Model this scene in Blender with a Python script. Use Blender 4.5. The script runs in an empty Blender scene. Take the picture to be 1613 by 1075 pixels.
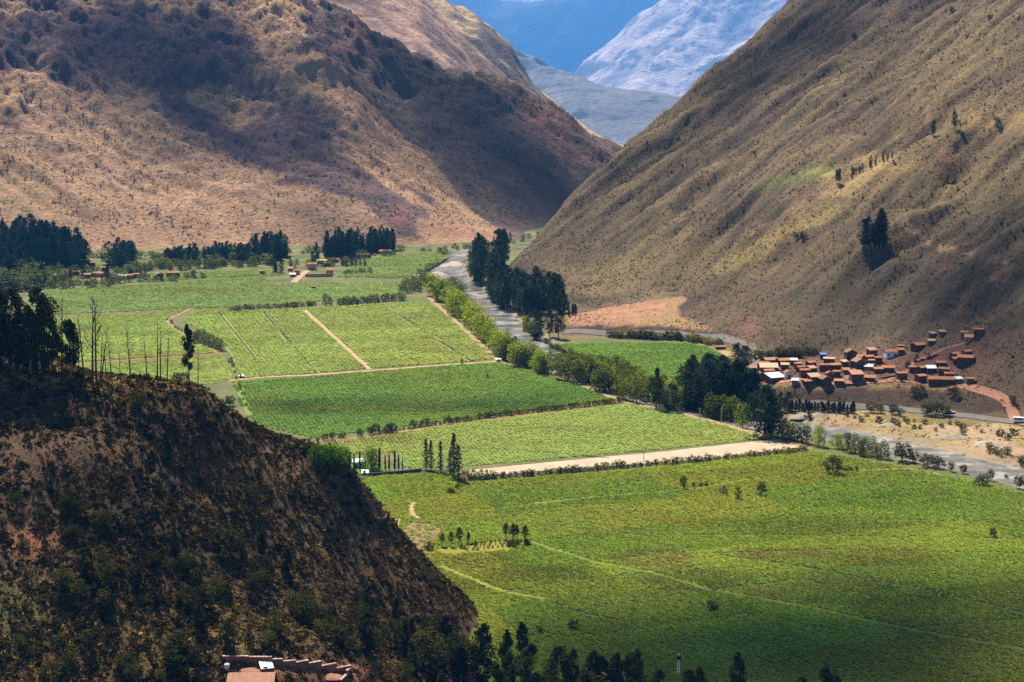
import bpy, math, random
import numpy as np
from mathutils import Vector

R = math.radians
scene = bpy.context.scene
col = scene.collection

# ------------------------------------------------------------------ camera
FPX, HORIZ, CAMH = 2800.0, 100.0, 160.0
PITCH = math.atan((537.5 - HORIZ) / FPX)
cam_d = bpy.data.cameras.new('camera')
cam = bpy.data.objects.new('camera', cam_d)
col.objects.link(cam)
cam.location = (0, 0, CAMH)
cam.rotation_euler = (R(90) - PITCH, 0, 0)
cam_d.sensor_width = 36.0
cam_d.lens = FPX / 1613.0 * 36.0
cam_d.clip_start, cam_d.clip_end = 1.0, 90000.0
scene.camera = cam

# ------------------------------------------------------------------ sky + sun
SUN_EL, SUN_AZ = 57.0, -24.0          # degrees; azimuth from +Y towards +X
world = bpy.data.worlds.new('World')
scene.world = world
world.use_nodes = True
wn = world.node_tree
sky = wn.nodes.new('ShaderNodeTexSky')
sky.sky_type = 'NISHITA'
sky.sun_disc = False
sky.sun_elevation = R(SUN_EL)
sky.sun_rotation = R(SUN_AZ)
sky.altitude = 2900
wn.links.new(sky.outputs[0], wn.nodes['Background'].inputs[0])
wn.nodes['Background'].inputs[1].default_value = 0.05
SUNV = Vector((math.sin(R(SUN_AZ)) * math.cos(R(SUN_EL)),
               math.cos(R(SUN_AZ)) * math.cos(R(SUN_EL)), math.sin(R(SUN_EL))))
sun_d = bpy.data.lights.new('sun', 'SUN')
sun_d.energy = 4.5
sun_d.angle = R(0.55)
sun_d.color = (1.0, 0.91, 0.77)
sun_o = bpy.data.objects.new('sun', sun_d)
col.objects.link(sun_o)
sun_o.rotation_euler = (-SUNV).to_track_quat('-Z', 'Y').to_euler()

scene.view_settings.view_transform = 'Standard'
scene.view_settings.look = 'None'
scene.view_settings.gamma = 1.0
scene.view_settings.use_curve_mapping = False
scene.view_settings.exposure = 1.32
scene.render.engine = 'CYCLES'
scene.cycles.use_denoising = False
scene.cycles.max_bounces = 5
scene.cycles.diffuse_bounces = 2
scene.cycles.glossy_bounces = 2
scene.cycles.transmission_bounces = 3
scene.cycles.volume_bounces = 1
scene.cycles.transparent_max_bounces = 64
HAZE_DENSITY = 3.4e-5
HAZE_COLOR = (0.10, 0.40, 1.0)

random.seed(7)
rng = np.random.default_rng(7)

# ------------------------------------------------------------------ helpers: projection
CT, ST = math.cos(PITCH), math.sin(PITCH)

def W(px, py, Y):
    """World point seen at pixel (px,py) of the photograph at ground distance Y."""
    u = (px - 806.5) / FPX; v = (537.5 - py) / FPX
    dy = CT + v * ST; dz = -ST + v * CT
    t = Y / dy
    return (u * t, Y, CAMH + dz * t)

def G(px, py, z=0.0):
    u = (px - 806.5) / FPX; v = (537.5 - py) / FPX
    dy = CT + v * ST; dz = -ST + v * CT
    t = (z - CAMH) / dz
    return (u * t, dy * t, z)

def project(x, y, z):
    zz = z - CAMH
    dep = y * CT - zz * ST
    up = y * ST + zz * CT
    dep = np.maximum(dep, 1.0)
    return 806.5 + x / dep * FPX, 537.5 - up / dep * FPX

# ------------------------------------------------------------------ helpers: noise
def _hash(ix, iy, seed):
    h = (ix.astype(np.int64) * 374761393 + iy.astype(np.int64) * 668265263 + seed * 974634777) & 0xffffffff
    h = ((h ^ (h >> 13)) * 1274126177) & 0xffffffff
    return (h ^ (h >> 16)) & 0xffff

def perlin(x, y, seed=0):
    ix = np.floor(x); iy = np.floor(y)
    fx = x - ix; fy = y - iy
    def g(ax, ay):
        a = _hash(ix + ax, iy + ay, seed) * (2 * math.pi / 65536.0)
        return np.cos(a) * (fx - ax) + np.sin(a) * (fy - ay)
    u = fx * fx * fx * (fx * (fx * 6 - 15) + 10); v = fy * fy * fy * (fy * (fy * 6 - 15) + 10)
    a = g(0, 0) * (1 - u) + g(1, 0) * u
    b = g(0, 1) * (1 - u) + g(1, 1) * u
    return (a * (1 - v) + b * v) * 1.5

def fbm(x, y, scale, octv=4, seed=0, ridged=False, gain=0.5):
    s = 0; a = 1.0; t = 0
    for o in range(octv):
        n = perlin(x / scale * 2 ** o + 17.3 * o, y / scale * 2 ** o - 9.1 * o, seed + o)
        if ridged: n = 0.62 - 2 * np.abs(n)
        s = s + a * n; t += a; a *= gain
    return s / t

def blobs(px, py, lst):
    m = np.zeros(px.shape)
    for cx, cy, rx, ry, w in lst:
        m = m + w * np.exp(-(((px - cx) / rx) ** 2 + ((py - cy) / ry) ** 2))
    return m

def smooth(a, b, x):
    t = np.clip((x - a) / (b - a), 0, 1)
    return t * t * (3 - 2 * t)

# ------------------------------------------------------------------ helpers: meshes
def fastmesh(name, V, F, mat=None, colr=None, smooth_shade=False):
    V = np.asarray(V, dtype=np.float32); F = np.asarray(F, dtype=np.int32)
    n = F.shape[1]
    me = bpy.data.meshes.new(name)
    me.vertices.add(len(V)); me.vertices.foreach_set('co', V.ravel())
    me.loops.add(F.size); me.loops.foreach_set('vertex_index', F.ravel())
    me.polygons.add(len(F))
    me.polygons.foreach_set('loop_start', np.arange(0, F.size, n, dtype=np.int32))
    me.polygons.foreach_set('loop_total', np.full(len(F), n, dtype=np.int32))
    if smooth_shade:
        me.polygons.foreach_set('use_smooth', np.ones(len(F), dtype=bool))
    me.update(calc_edges=True)
    if colr is not None:
        at = me.color_attributes.new('Col', 'FLOAT_COLOR', 'POINT')
        c = np.ones((len(V), 4), dtype=np.float32); c[:, :3] = colr
        at.data.foreach_set('color', c.ravel())
    if mat: me.materials.append(mat)
    return me

def obj(name, me, parent=None, **props):
    o = bpy.data.objects.new(name, me)
    col.objects.link(o)
    if parent is not None: o.parent = parent
    for k, v in props.items(): o[k] = v
    return o

def tag(o, label=None, category=None, group=None, kind=None):
    if label: o['label'] = label
    if category: o['category'] = category
    if group: o['group'] = group
    if kind: o['kind'] = kind
    return o

def thing(name, label, category, loc, rz=0, scale=1.0, group=None):
    o = bpy.data.objects.new(name, None)
    o.empty_display_size = 0.5
    col.objects.link(o)
    o.location = loc; o.rotation_euler = (0, 0, rz)
    o.scale = scale if hasattr(scale, '__len__') else (scale,) * 3
    return tag(o, label, category, group)

class MB:
    """Collects simple solids into one mesh."""
    def __init__(s): s.v = []; s.f = []
    def add(s, vs, fs):
        k = len(s.v); s.v += [tuple(v) for v in vs]; s.f += [tuple(i + k for i in f) for f in fs]
    def box(s, cx, cy, cz, sx, sy, sz, rz=0):
        c, q = math.cos(rz), math.sin(rz)
        vs = []
        for dz in (-.5, .5):
            for dx, dy in ((-.5, -.5), (.5, -.5), (.5, .5), (-.5, .5)):
                x, y = dx * sx, dy * sy
                vs.append((cx + x * c - y * q, cy + x * q + y * c, cz + dz * sz))
        s.add(vs, [(3, 2, 1, 0), (4, 5, 6, 7), (0, 1, 5, 4), (1, 2, 6, 5), (2, 3, 7, 6), (3, 0, 4, 7)])
    def tube(s, pts, radii, n=6):
        rings = []
        pts = [Vector(p) for p in pts]
        for i, p in enumerate(pts):
            d = (pts[min(i + 1, len(pts) - 1)] - pts[max(i - 1, 0)]).normalized()
            a = d.cross(Vector((0.3, 1, 0.1))).normalized(); b = d.cross(a)
            rings.append([p + (a * math.cos(2 * math.pi * k / n) + b * math.sin(2 * math.pi * k / n)) * radii[i] for k in range(n)])
        vs = [v for r in rings for v in r]
        fs = []
        for i in range(len(pts) - 1):
            for k in range(n):
                fs.append((i * n + k, i * n + (k + 1) % n, (i + 1) * n + (k + 1) % n, (i + 1) * n + k))
        fs.append(tuple(range(n))[::-1]); fs.append(tuple((len(pts) - 1) * n + k for k in range(n)))
        s.add(vs, fs)
    def slab(s, quad, th):
        q = [Vector(p) for p in quad]
        nrm = (q[1] - q[0]).cross(q[3] - q[0]).normalized()
        lo = [p - nrm * th for p in q]
        s.add(q + lo, [(0, 1, 2, 3), (7, 6, 5, 4), (0, 4, 5, 1), (1, 5, 6, 2), (2, 6, 7, 3), (3, 7, 4, 0)])
    def mesh(s, name, mat):
        me = bpy.data.meshes.new(name); me.from_pydata(s.v, [], s.f); me.update()
        if mat: me.materials.append(mat)
        return me
    def build(s, name, mat, parent=None):
        return obj(name, s.mesh(name, mat), parent)

# ------------------------------------------------------------------ helpers: materials
def new_mat(name):
    m = bpy.data.materials.new(name); m.use_nodes = True
    nt = m.node_tree
    b = nt.nodes['Principled BSDF']
    b.inputs['Roughness'].default_value = 0.9
    b.inputs['Specular IOR Level'].default_value = 0.15
    return m, nt, b

def N(nt, kind, **kw):
    n = nt.nodes.new(kind)
    for k, v in kw.items():
        if k.startswith('i_'):
            n.inputs[k[2:].replace('_', ' ')].default_value = v
        else: setattr(n, k, v)
    return n

def noise_node(nt, scale, detail=5, rough=0.6, coord=None, vec=None):
    n = N(nt, 'ShaderNodeTexNoise')
    n.inputs['Scale'].default_value = scale
    n.inputs['Detail'].default_value = detail
    n.inputs['Roughness'].default_value = rough
    if vec is not None: nt.links.new(vec, n.inputs['Vector'])
    return n

def ramp(nt, fac, stops):
    r = N(nt, 'ShaderNodeValToRGB')
    el = r.color_ramp.elements
    while len(el) < len(stops): el.new(0.5)
    for e, (p, c) in zip(el, stops):
        e.position = p; e.color = (*c, 1) if len(c) == 3 else c
    nt.links.new(fac, r.inputs[0])
    return r

def mixc(nt, a, b, fac, mode='MIX'):
    m = N(nt, 'ShaderNodeMix'); m.data_type = 'RGBA'; m.blend_type = mode
    for sock, v in ((m.inputs[6], a), (m.inputs[7], b), (m.inputs[0], fac)):
        if hasattr(v, 'is_linked'): nt.links.new(v, sock)
        elif isinstance(v, tuple): sock.default_value = (*v, 1)
        else: sock.default_value = v
    return m.outputs[2]

def terrain_mat(name, fine, coarse, bump, lo=0.62, hi=1.4, speck=None, speck_scale=0.3, speck_at=0.6):
    """Vertex-coloured surface with fine mottling, scattered specks and relief."""
    m, nt, b = new_mat(name)
    tc = N(nt, 'ShaderNodeTexCoord').outputs['Object']
    va = N(nt, 'ShaderNodeVertexColor', layer_name='Col')
    n1 = noise_node(nt, fine, 6, 0.7, vec=tc); n2 = noise_node(nt, coarse, 4, 0.6, vec=tc)
    r1 = ramp(nt, n1.outputs[0], [(0.25, (lo,) * 3), (0.75, (hi,) * 3)])
    r2 = ramp(nt, n2.outputs[0], [(0.3, (0.82, 0.8, 0.78)), (0.7, (1.18, 1.18, 1.15))])
    c = mixc(nt, va.outputs[0], r1.outputs[0], 1.0, 'MULTIPLY')
    c = mixc(nt, c, r2.outputs[0], 1.0, 'MULTIPLY')
    if speck:
        n3 = noise_node(nt, speck_scale, 3, 0.55, vec=tc)
        r3 = ramp(nt, n3.outputs[0], [(speck_at, (0, 0, 0)), (speck_at + 0.05, (0.8, 0.8, 0.8))])
        c = mixc(nt, c, speck, r3.outputs[0])
    nt.links.new(c, b.inputs['Base Color'])
    bp = N(nt, 'ShaderNodeBump'); bp.inputs['Strength'].default_value = 1.0
    bp.inputs['Distance'].default_value = bump
    nt.links.new(n1.outputs[0], bp.inputs['Height'])
    nt.links.new(bp.outputs[0], b.inputs['Normal'])
    return m

def plain_mat(name, c1, c2, scale=1.0, bump=0.0, rough=0.9, detail=5, spec=0.15):
    m, nt, b = new_mat(name)
    tc = N(nt, 'ShaderNodeTexCoord').outputs['Object']
    oi = N(nt, 'ShaderNodeObjectInfo')
    add = N(nt, 'ShaderNodeVectorMath', operation='ADD')
    nt.links.new(tc, add.inputs[0])
    comb = N(nt, 'ShaderNodeCombineXYZ')
    mul = N(nt, 'ShaderNodeMath', operation='MULTIPLY'); mul.inputs[1].default_value = 57.0
    nt.links.new(oi.outputs['Random'], mul.inputs[0]); nt.links.new(mul.outputs[0], comb.inputs[0])
    nt.links.new(comb.outputs[0], add.inputs[1])
    n = noise_node(nt, scale, detail, 0.65, vec=add.outputs[0])
    r = ramp(nt, n.outputs[0], [(0.3, c1), (0.7, c2)])
    hv = N(nt, 'ShaderNodeHueSaturation')
    mr = N(nt, 'ShaderNodeMapRange'); mr.inputs[3].default_value = 0.78; mr.inputs[4].default_value = 1.2
    nt.links.new(oi.outputs['Random'], mr.inputs[0]); nt.links.new(mr.outputs[0], hv.inputs['Value'])
    nt.links.new(r.outputs[0], hv.inputs['Color'])
    nt.links.new(hv.outputs[0], b.inputs['Base Color'])
    b.inputs['Roughness'].default_value = rough
    b.inputs['Specular IOR Level'].default_value = spec
    if bump:
        bp = N(nt, 'ShaderNodeBump'); bp.inputs['Distance'].default_value = bump
        nt.links.new(n.outputs[0], bp.inputs['Height']); nt.links.new(bp.outputs[0], b.inputs['Normal'])
    return m

def leaf_mat(name, c1, c2, trans=0.35, vcol=False, var=0.3, scale=0.35):
    """Leaf surface: diffuse plus light passing through the leaf."""
    m = bpy.data.materials.new(name); m.use_nodes = True
    nt = m.node_tree; nt.nodes.remove(nt.nodes['Principled BSDF'])
    out = nt.nodes['Material Output']
    tc = N(nt, 'ShaderNodeTexCoord').outputs['Object']
    if vcol:
        c = N(nt, 'ShaderNodeVertexColor', layer_name='Col').outputs[0]
    else:
        oi = N(nt, 'ShaderNodeObjectInfo')
        n = noise_node(nt, scale, 3, 0.6, vec=tc)
        r = ramp(nt, n.outputs[0], [(0.3, c1), (0.7, c2)])
        hv = N(nt, 'ShaderNodeHueSaturation')
        mr = N(nt, 'ShaderNodeMapRange'); mr.inputs[3].default_value = 1 - var; mr.inputs[4].default_value = 1 + var
        nt.links.new(oi.outputs['Random'], mr.inputs[0]); nt.links.new(mr.outputs[0], hv.inputs['Value'])
        mr2 = N(nt, 'ShaderNodeMapRange'); mr2.inputs[3].default_value = 0.515; mr2.inputs[4].default_value = 0.485
        nt.links.new(oi.outputs['Random'], mr2.inputs[0]); nt.links.new(mr2.outputs[0], hv.inputs['Hue'])
        nt.links.new(r.outputs[0], hv.inputs['Color'])
        c = hv.outputs[0]
    d = N(nt, 'ShaderNodeBsdfDiffuse'); t = N(nt, 'ShaderNodeBsdfTranslucent')
    nt.links.new(c, d.inputs[0])
    tcol = mixc(nt, c, (1.15, 1.1, 0.55), 1.0, 'MULTIPLY')
    nt.links.new(tcol, t.inputs[0])
    mx = N(nt, 'ShaderNodeMixShader'); mx.inputs[0].default_value = trans
    nt.links.new(d.outputs[0], mx.inputs[1]); nt.links.new(t.outputs[0], mx.inputs[2])
    nt.links.new(mx.outputs[0], out.inputs['Surface'])
    return m

# ------------------------------------------------------------------ terrain
def rbf(P, Z, c):
    P = np.asarray(P, float); Z = np.asarray(Z, float); n = len(P)
    sc = 1000.0
    D = np.sqrt(((P[:, None] - P[None]) ** 2).sum(-1) + c * c) / sc
    A = np.zeros((n + 3, n + 3)); A[:n, :n] = -D
    A[:n, n] = 1; A[:n, n + 1:] = P / sc; A[n, :n] = 1; A[n + 1:, :n] = P.T / sc
    w = np.linalg.lstsq(A, np.concatenate([Z, np.zeros(3)]), rcond=None)[0]
    def ev(x, y):
        out = w[n] + w[n + 1] * x / sc + w[n + 2] * y / sc
        for i in range(n):
            out = out - w[i] * np.sqrt((x - P[i, 0]) ** 2 + (y - P[i, 1]) ** 2 + c * c) / sc
        return out
    return ev

class Terrain:
    def __init__(s, xs, ys, zf):
        s.xs, s.ys = np.asarray(xs, float), np.asarray(ys, float)
        s.X, s.Y = np.meshgrid(s.xs, s.ys)
        s.Z = zf(s.X, s.Y)
    def at(s, x, y):
        x = np.asarray(x, float); y = np.asarray(y, float)
        i = np.clip(np.searchsorted(s.xs, x) - 1, 0, len(s.xs) - 2); j = np.clip(np.searchsorted(s.ys, y) - 1, 0, len(s.ys) - 2)
        u = (x - s.xs[i]) / (s.xs[i + 1] - s.xs[i]); v = (y - s.ys[j]) / (s.ys[j + 1] - s.ys[j])
        z = (s.Z[j, i] * (1 - u) + s.Z[j, i + 1] * u) * (1 - v) + (s.Z[j + 1, i] * (1 - u) + s.Z[j + 1, i + 1] * u) * v
        return np.where((u < 0) | (u > 1) | (v < 0) | (v > 1), -1e4, z)
    def slope(s):
        gy, gx = np.gradient(s.Z, s.ys, s.xs)
        return np.sqrt(gx * gx + gy * gy)
    def build(s, name, mat, colr, kind='structure', label=None):
        ny, nx = s.Z.shape
        V = np.stack([s.X.ravel(), s.Y.ravel(), s.Z.ravel()], 1)
        i = np.arange(nx - 1); j = np.arange(ny - 1)
        a = (j[:, None] * nx + i[None]).ravel()
        F = np.stack([a, a + 1, a + nx + 1, a + nx], 1)
        me = fastmesh(name, V, F, mat, colr.reshape(-1, 3), True)
        return obj(name, me, kind=kind)

def pts(lst): return [W(*p) for p in lst]

def polydist(x, y, poly):
    """Distance to a polyline and running parameter side (left positive)."""
    best = np.full(np.shape(x), 1e9); side = np.zeros(np.shape(x))
    for (ax, ay), (bx, by) in zip(poly[:-1], poly[1:]):
        dx, dy = bx - ax, by - ay
        t = np.clip(((x - ax) * dx + (y - ay) * dy) / (dx * dx + dy * dy), 0, 1)
        d = np.hypot(x - ax - t * dx, y - ay - t * dy)
        s_ = (dx * (y - ay) - dy * (x - ax))
        side = np.where(d < best, s_, side); best = np.minimum(best, d)
    return best, side

def inpoly(x, y, poly):
    r = np.zeros(np.shape(x), bool)
    n = len(poly)
    for i in range(n):
        (ax, ay), (bx, by) = poly[i], poly[(i + 1) % n]
        if ay == by: continue
        c = ((ay > y) != (by > y)) & (x < (bx - ax) * (y - ay) / (by - ay) + ax)
        r ^= c
    return r

def gp(lst, z=0.0): return [G(px, py, z)[:2] for px, py in lst]

# ---- the river's course on the valley floor
RIVER_PX = [(815, 368), (790, 378), (755, 390), (722, 402), (700, 418), (706, 430), (724, 444), (740, 458), (762, 480), (785, 502), (812, 523), (838, 541),
            (862, 560), (900, 582), (962, 600), (1050, 628), (1150, 655), (1260, 672), (1330, 684),
            (1400, 698), (1500, 722), (1613, 748), (1760, 790), (2000, 850)]
RIVER = gp(RIVER_PX)
RIVER_HALF = 13.0

def axis(a, b, step, far_lo, far_hi, grow=1.22):
    core = list(np.arange(a, b + step / 2, step)); lo = []; hi = []; s = step; x = a
    while x > far_lo: s *= grow; x -= s; lo.append(x)
    s = step; x = b
    while x < far_hi: s *= grow; x += s; hi.append(x)
    return np.array(lo[::-1] + core + hi)

def ground_z(x, y):
    d, side = polydist(x, y, RIVER)
    wob = fbm(x, y, 40, 3, 5) * 4
    z = -2.6 * (1 - smooth(RIVER_HALF - 4, RIVER_HALF + 4, d + wob))
    right = smooth(10, 40, np.where(side < 0, -1, 1) * -1 * 0 + np.where(side > 0, d, -d))
    flood = right * (1 - smooth(800, 860, y)) * smooth(560, 640, y + x * 0)
    z = z + flood * (fbm(x, y, 30, 5, 9, gain=0.6) * 1.9 + 0.2)
    z = z - np.clip((y - 2150) * 0.045, 0, 300)          # the valley falls away beyond the bend
    return z

GROUND = Terrain(axis(-460, 520, 4.0, -30000, 30000), axis(330, 1720, 4.0, -6000, 45000), ground_z)

# ---- near hillside (left foreground)
NH = pts([(-250, 530, 470), (-120, 535, 475), (0, 552, 478), (75, 572, 480), (150, 592, 482), (240, 602, 486), (300, 612, 488), (350, 640, 492),
          (400, 678, 495), (440, 695, 497), (480, 706, 498), (520, 728, 499), (552, 752, 500), (568, 778, 500), (572, 812, 496), (578, 842, 490),
          (610, 880, 488), (660, 925, 486), (705, 965, 484), (738, 1003, 482), (790, 1040, 470), (830, 1075, 455),
          # face towards the camera
          (0, 640, 458), (0, 720, 438), (0, 800, 425), (0, 900, 405), (0, 1000, 388), (0, 1075, 376), (0, 1200, 355), (-150, 700, 430), (-150, 900, 395), (-150, 1100, 360),
          (120, 660, 462), (120, 700, 446), (100, 760, 434), (150, 860, 418), (150, 1000, 395), (150, 1075, 382),
          (300, 700, 470), (300, 760, 462), (330, 830, 445), (300, 920, 420), (330, 1000, 402), (330, 1048, 394), (330, 1075, 390),
          (450, 760, 482), (470, 830, 470), (460, 900, 448), (450, 970, 420), (450, 1035, 398), (450, 1075, 390), (450, 1200, 365),
          (570, 900, 474), (580, 960, 452), (570, 1035, 412), (570, 1075, 402), (650, 980, 468), (650, 1040, 440), (680, 1100, 420), (300, 1200, 362), (600, 1200, 380), (150, 1200, 358),
          (740, 1075, 445), (760, 1200, 400)])
# back of the spur and the valley floor round it
for p in [(-250, 530, 470), (0, 552, 478), (150, 592, 482), (300, 612, 488), (400, 678, 495), (480, 706, 498), (552, 752, 500)]:
    x, y, z = W(*p); NH += [(x + 6, y + 40, z - 26), (x + 14, y + 110, -8.0)]
for p in [(578, 842), (610, 880), (660, 925), (705, 965), (738, 1003), (790, 1040)]:
    x, y, z = G(*p); NH += [(x + 10, y + 25, -6.0)]
NH += [(60, 470, -7), (45, 430, -7), (80, 400, -7), (60, 340, -3), (120, 420, -14), (120, 500, -14)]
NH = np.array(NH)
nh_f = rbf(NH[:, :2], NH[:, 2], 6.0)
def near_z(x, y):
    z = nh_f(x, y)
    px, py = project(x, y, z)
    terrace = np.exp(-(((px - 450) / 130) ** 2 + ((py - 1058) / 26) ** 2) * 1.5)
    plot = np.exp(-(((px - 90) / 110) ** 2 + ((py - 715) / 35) ** 2) * 1.2)
    amp = (1 - 0.9 * terrace) * (1 - 0.8 * plot)
    g = fbm((x * .8 + y * .6), (y * .8 - x * .6), 42, 4, 21, True)
    z = z + amp * (fbm(x, y, 30, 5, 3) * 2.6 + g * 1.8 + fbm(x, y, 5, 3, 31) * 0.5)
    cliff = np.exp(-(((px - 560) / 28) ** 2 + ((py - 795) / 45) ** 2))
    z = z + cliff * fbm(x, y, 9, 4, 77, True) * 2.5
    return z
NEAR = Terrain(np.arange(-290, 130, 1.25), np.arange(300, 640, 1.25), near_z)

# ---- right mountain with village fan
def rp(px, py, dz=0.0):
    """Point of the mountain's main slope seen at a pixel."""
    u = (px - 806.5) / FPX; v = (537.5 - py) / FPX
    dy = CT + v * ST; dz0 = -ST + v * CT
    k = dz0 / dy; ux = u / dy
    Y = (CAMH - 1.82 + 0.232 * 1350) / (0.607 * ux + 0.232 - k)
    return (ux * Y, Y, CAMH + k * Y + dz)
RM = []
RIDGE_PX = [(796, 432), (806, 415), (822, 397), (850, 370), (880, 341), (930, 291), (985, 239), (1040, 192), (1090, 151), (1150, 98), (1205, 50), (1262, -2), (1340, -70), (1420, -140)]
for px, py in RIDGE_PX:
    Y = 1345 + (px - 800) * 0.554
    x, y, z = W(px, py, Y); RM.append((x, y, z)); RM += [(x + 5, y + 90, z - 60), (x + 20, y + 260, z - 170)]
for px, py in [(900, 420), (960, 360), (950, 440), (1040, 300), (1040, 400), (1040, 460), (1120, 220), (1120, 330), (1120, 430), (1200, 140), (1200, 250), (1200, 350),
               (1200, 460), (1300, 60), (1300, 180), (1300, 400), (1300, 480), (1400, -40), (1400, 100), (1400, 200), (1400, 330), (1400, 430), (1400, 500),
               (1500, 20), (1500, 140), (1500, 280), (1500, 400), (1500, 470), (1613, -40), (1613, 100), (1613, 250), (1613, 350), (1613, 450), (1613, 520),
               (1800, -40), (1800, 150), (1800, 300), (1800, 450), (1800, 560), (2000, 0), (2000, 300), (2000, 520)]:
    RM.append(rp(px, py))
# spur crests stand out, gullies lie back
for px, py, dz in [(1560, 210, 9), (1480, 290, 9), (1420, 350, 8), (1360, 410, 6), (1290, 470, 4), (1380, 230, -5), (1330, 262, 2), (1240, 300, 3), (1450, 330, -6), (1250, 380, 6), (1180, 430, 5),
                   (1350, 310, 7), (1160, 300, -3), (1090, 380, 3), (1580, 300, -6), (1480, 380, -5), (1600, 420, 4), (1540, 470, 4)]:
    x, y, z = rp(px, py); RM.append((x, y, z + dz))
# foot of the slope, pink field terrace, road cut
def fl(px, py, z): RM.append(G(px, py, z))
for px, py, z in [(800, 446, -1), (835, 462, 0), (870, 470, 4), (905, 477, 5.5), (960, 478, 6.5), (1010, 475, 7.5), (1060, 468, 9),
                  (895, 500, 5), (892, 513, 4.5), (950, 512, 5.5), (1000, 511, 6.3), (1060, 514, 6.2), (1120, 521, 6.2), (1000, 495, 7), (940, 495, 6.3),
                  (1060, 495, 8.2), (1100, 505, 7.8), (1140, 522, 7),
                  (890, 529, 0.6), (950, 528, 0.9), (1000, 529, 1.2), (1060, 531, 1.5), (1120, 536, 2.0), (1160, 542, 3.0), (1178, 552, 3.4), (1186, 570, 3.6), (1188, 590, 3.4),
                  (840, 520, -1.2), (890, 540, -1.2), (950, 545, -1.2), (1050, 548, -1.2), (1120, 556, -1.0), (1150, 575, -0.8), (1160, 605, -0.5), (1130, 590, -1.0),
                  (1040, 600, -1.5), (960, 570, -1.5), (1100, 630, -1.6), (1200, 522, 14), (1240, 535, 15), (1195, 540, 6), (1215, 552, 8)]: fl(px, py, z)
# village fan, bank above the road, road, floodplain
for px, py, z in [(1180, 600, 4), (1200, 606, 6), (1260, 611, 7.6), (1320, 611, 8), (1380, 611, 8.2), (1440, 612, 8.4), (1500, 616, 8.2), (1540, 622, 8), (1580, 626, 8.5),
                  (1200, 632, 1.4), (1260, 635, 1.5), (1320, 638, 1.5), (1380, 641, 1.5), (1440, 645, 1.5), (1500, 651, 1.5), (1560, 659, 1.5), (1613, 667, 1.6),
                  (1200, 645, 0.4), (1260, 648, 0.3), (1320, 652, 0.2), (1380, 656, 0.2), (1440, 660, 0.2), (1500, 666, 0.2), (1560, 673, 0.2), (1613, 681, 0.2), (1700, 700, 0.2),
                  (1230, 672, -3.2), (1320, 680, -3.2), (1420, 695, -3.2), (1520, 712, -3.2), (1613, 730, -3.2), (1700, 750, -3.2), (1800, 700, 1.6), (1800, 660, 10),
                  (1690, 690, 1.6)]: fl(px, py, z)
RM += pts([(1215, 575, 905), (1250, 560, 935), (1300, 573, 885), (1350, 545, 926), (1370, 585, 868), (1450, 580, 862), (1430, 545, 895), (1500, 560, 862), (1550, 525, 864),
           (1490, 530, 882), (1520, 590, 840), (1600, 560, 829), (1600, 600, 812), (1570, 545, 846), (1613, 640, 796), (1660, 640, 790)])
RM = np.array(RM)
rm_f = rbf(RM[:, :2], RM[:, 2], 5.0)
def right_z(x, y):
    z = rm_f(x, y)
    u = (x * -0.934 + y * -0.357); v = (x * 0.357 - y * 0.934)
    up = smooth(12, 55, z)
    vill = smooth(2, 12, z)
    gul = fbm(u / 5.5, v, 58, 5, 41, True, 0.55)
    z = z + up * (gul * 18 + fbm(x, y, 60, 4, 43) * 5 + fbm(u / 2.6, v, 30, 5, 44, True, .62) * 4.5 + fbm(x, y, 9, 3, 45) * .7) + vill * (fbm(x, y, 16, 4, 47) * 1.1 + fbm(u / 2.5, v, 17, 3, 53, True) * 1.0 * up)
    # terraces on the steep grass
    tm = smooth(0.0, 0.3, fbm(x, y, 130, 2, 59) + 0.1) * smooth(25, 50, z)
    f = (z / 5.5) % 1.0
    return z + tm * 1.7 * np.where(f < .75, -f / .75, (f - 1) / .25 ) 
RIGHT = Terrain(np.arange(-70, 700, 3.0), np.arange(690, 1960, 3.0), right_z)

# ---- left mountain
LM = pts([(-300, 450, 1290), (-150, 445, 1310), (0, 430, 1370), (0, 398, 1480), (0, 340, 1560), (0, 200, 1690), (0, 100, 1780), (0, 0, 1870), (0, -120, 1990), (0, -250, 2150),
          (-200, 330, 1480), (-200, 200, 1580), (-200, 0, 1750), (-200, -200, 1950), (-400, 300, 1450), (-400, 0, 1700), (-400, -250, 1900),
          (100, 340, 1580), (100, 200, 1720), (100, 80, 1820), (200, 250, 1690), (200, 120, 1820), (200, 0, 1950), (200, -120, 2080), (200, -250, 2250),
          (300, 330, 1612), (300, 200, 1750), (330, 100, 1850), (400, 300, 1650), (400, 170, 1800), (400, 60, 1920), (400, -20, 2010), (400, -120, 2110), (420, -200, 2200),
          (480, 330, 1610), (500, 240, 1710), (520, 100, 1870), (480, 40, 1960), (560, 170, 1800), (600, 310, 1650), (650, 350, 1615), (560, 340, 1605), (720, 366, 1625),
          (560, 60, 1980), (620, 140, 1960), (620, 220, 1860), (700, 300, 1770), (700, 180, 1950), (780, 350, 1710), (790, 250, 1880), (850, 250, 1920), (880, 310, 1860), (820, 180, 2010)])
for px, py, Y in [(500, -2, 2050), (537, 22, 2070), (580, 58, 2085), (610, 66, 2090), (640, 80, 2095), (700, 105, 2095), (745, 110, 2090), (790, 122, 2085), (850, 150, 2075), (905, 190, 2065), (985, 238, 2045), (1060, 300, 2020), (1100, 345, 2000), (455, -40, 2060)]:
    x, y, z = W(px, py, Y); z -= 9.0 * smooth(600, 760, np.array(px)); LM.append((x, y, z)); LM += [(x + 30, y + 90, z - 70), (x + 60, y + 300, z - 200)]
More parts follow.
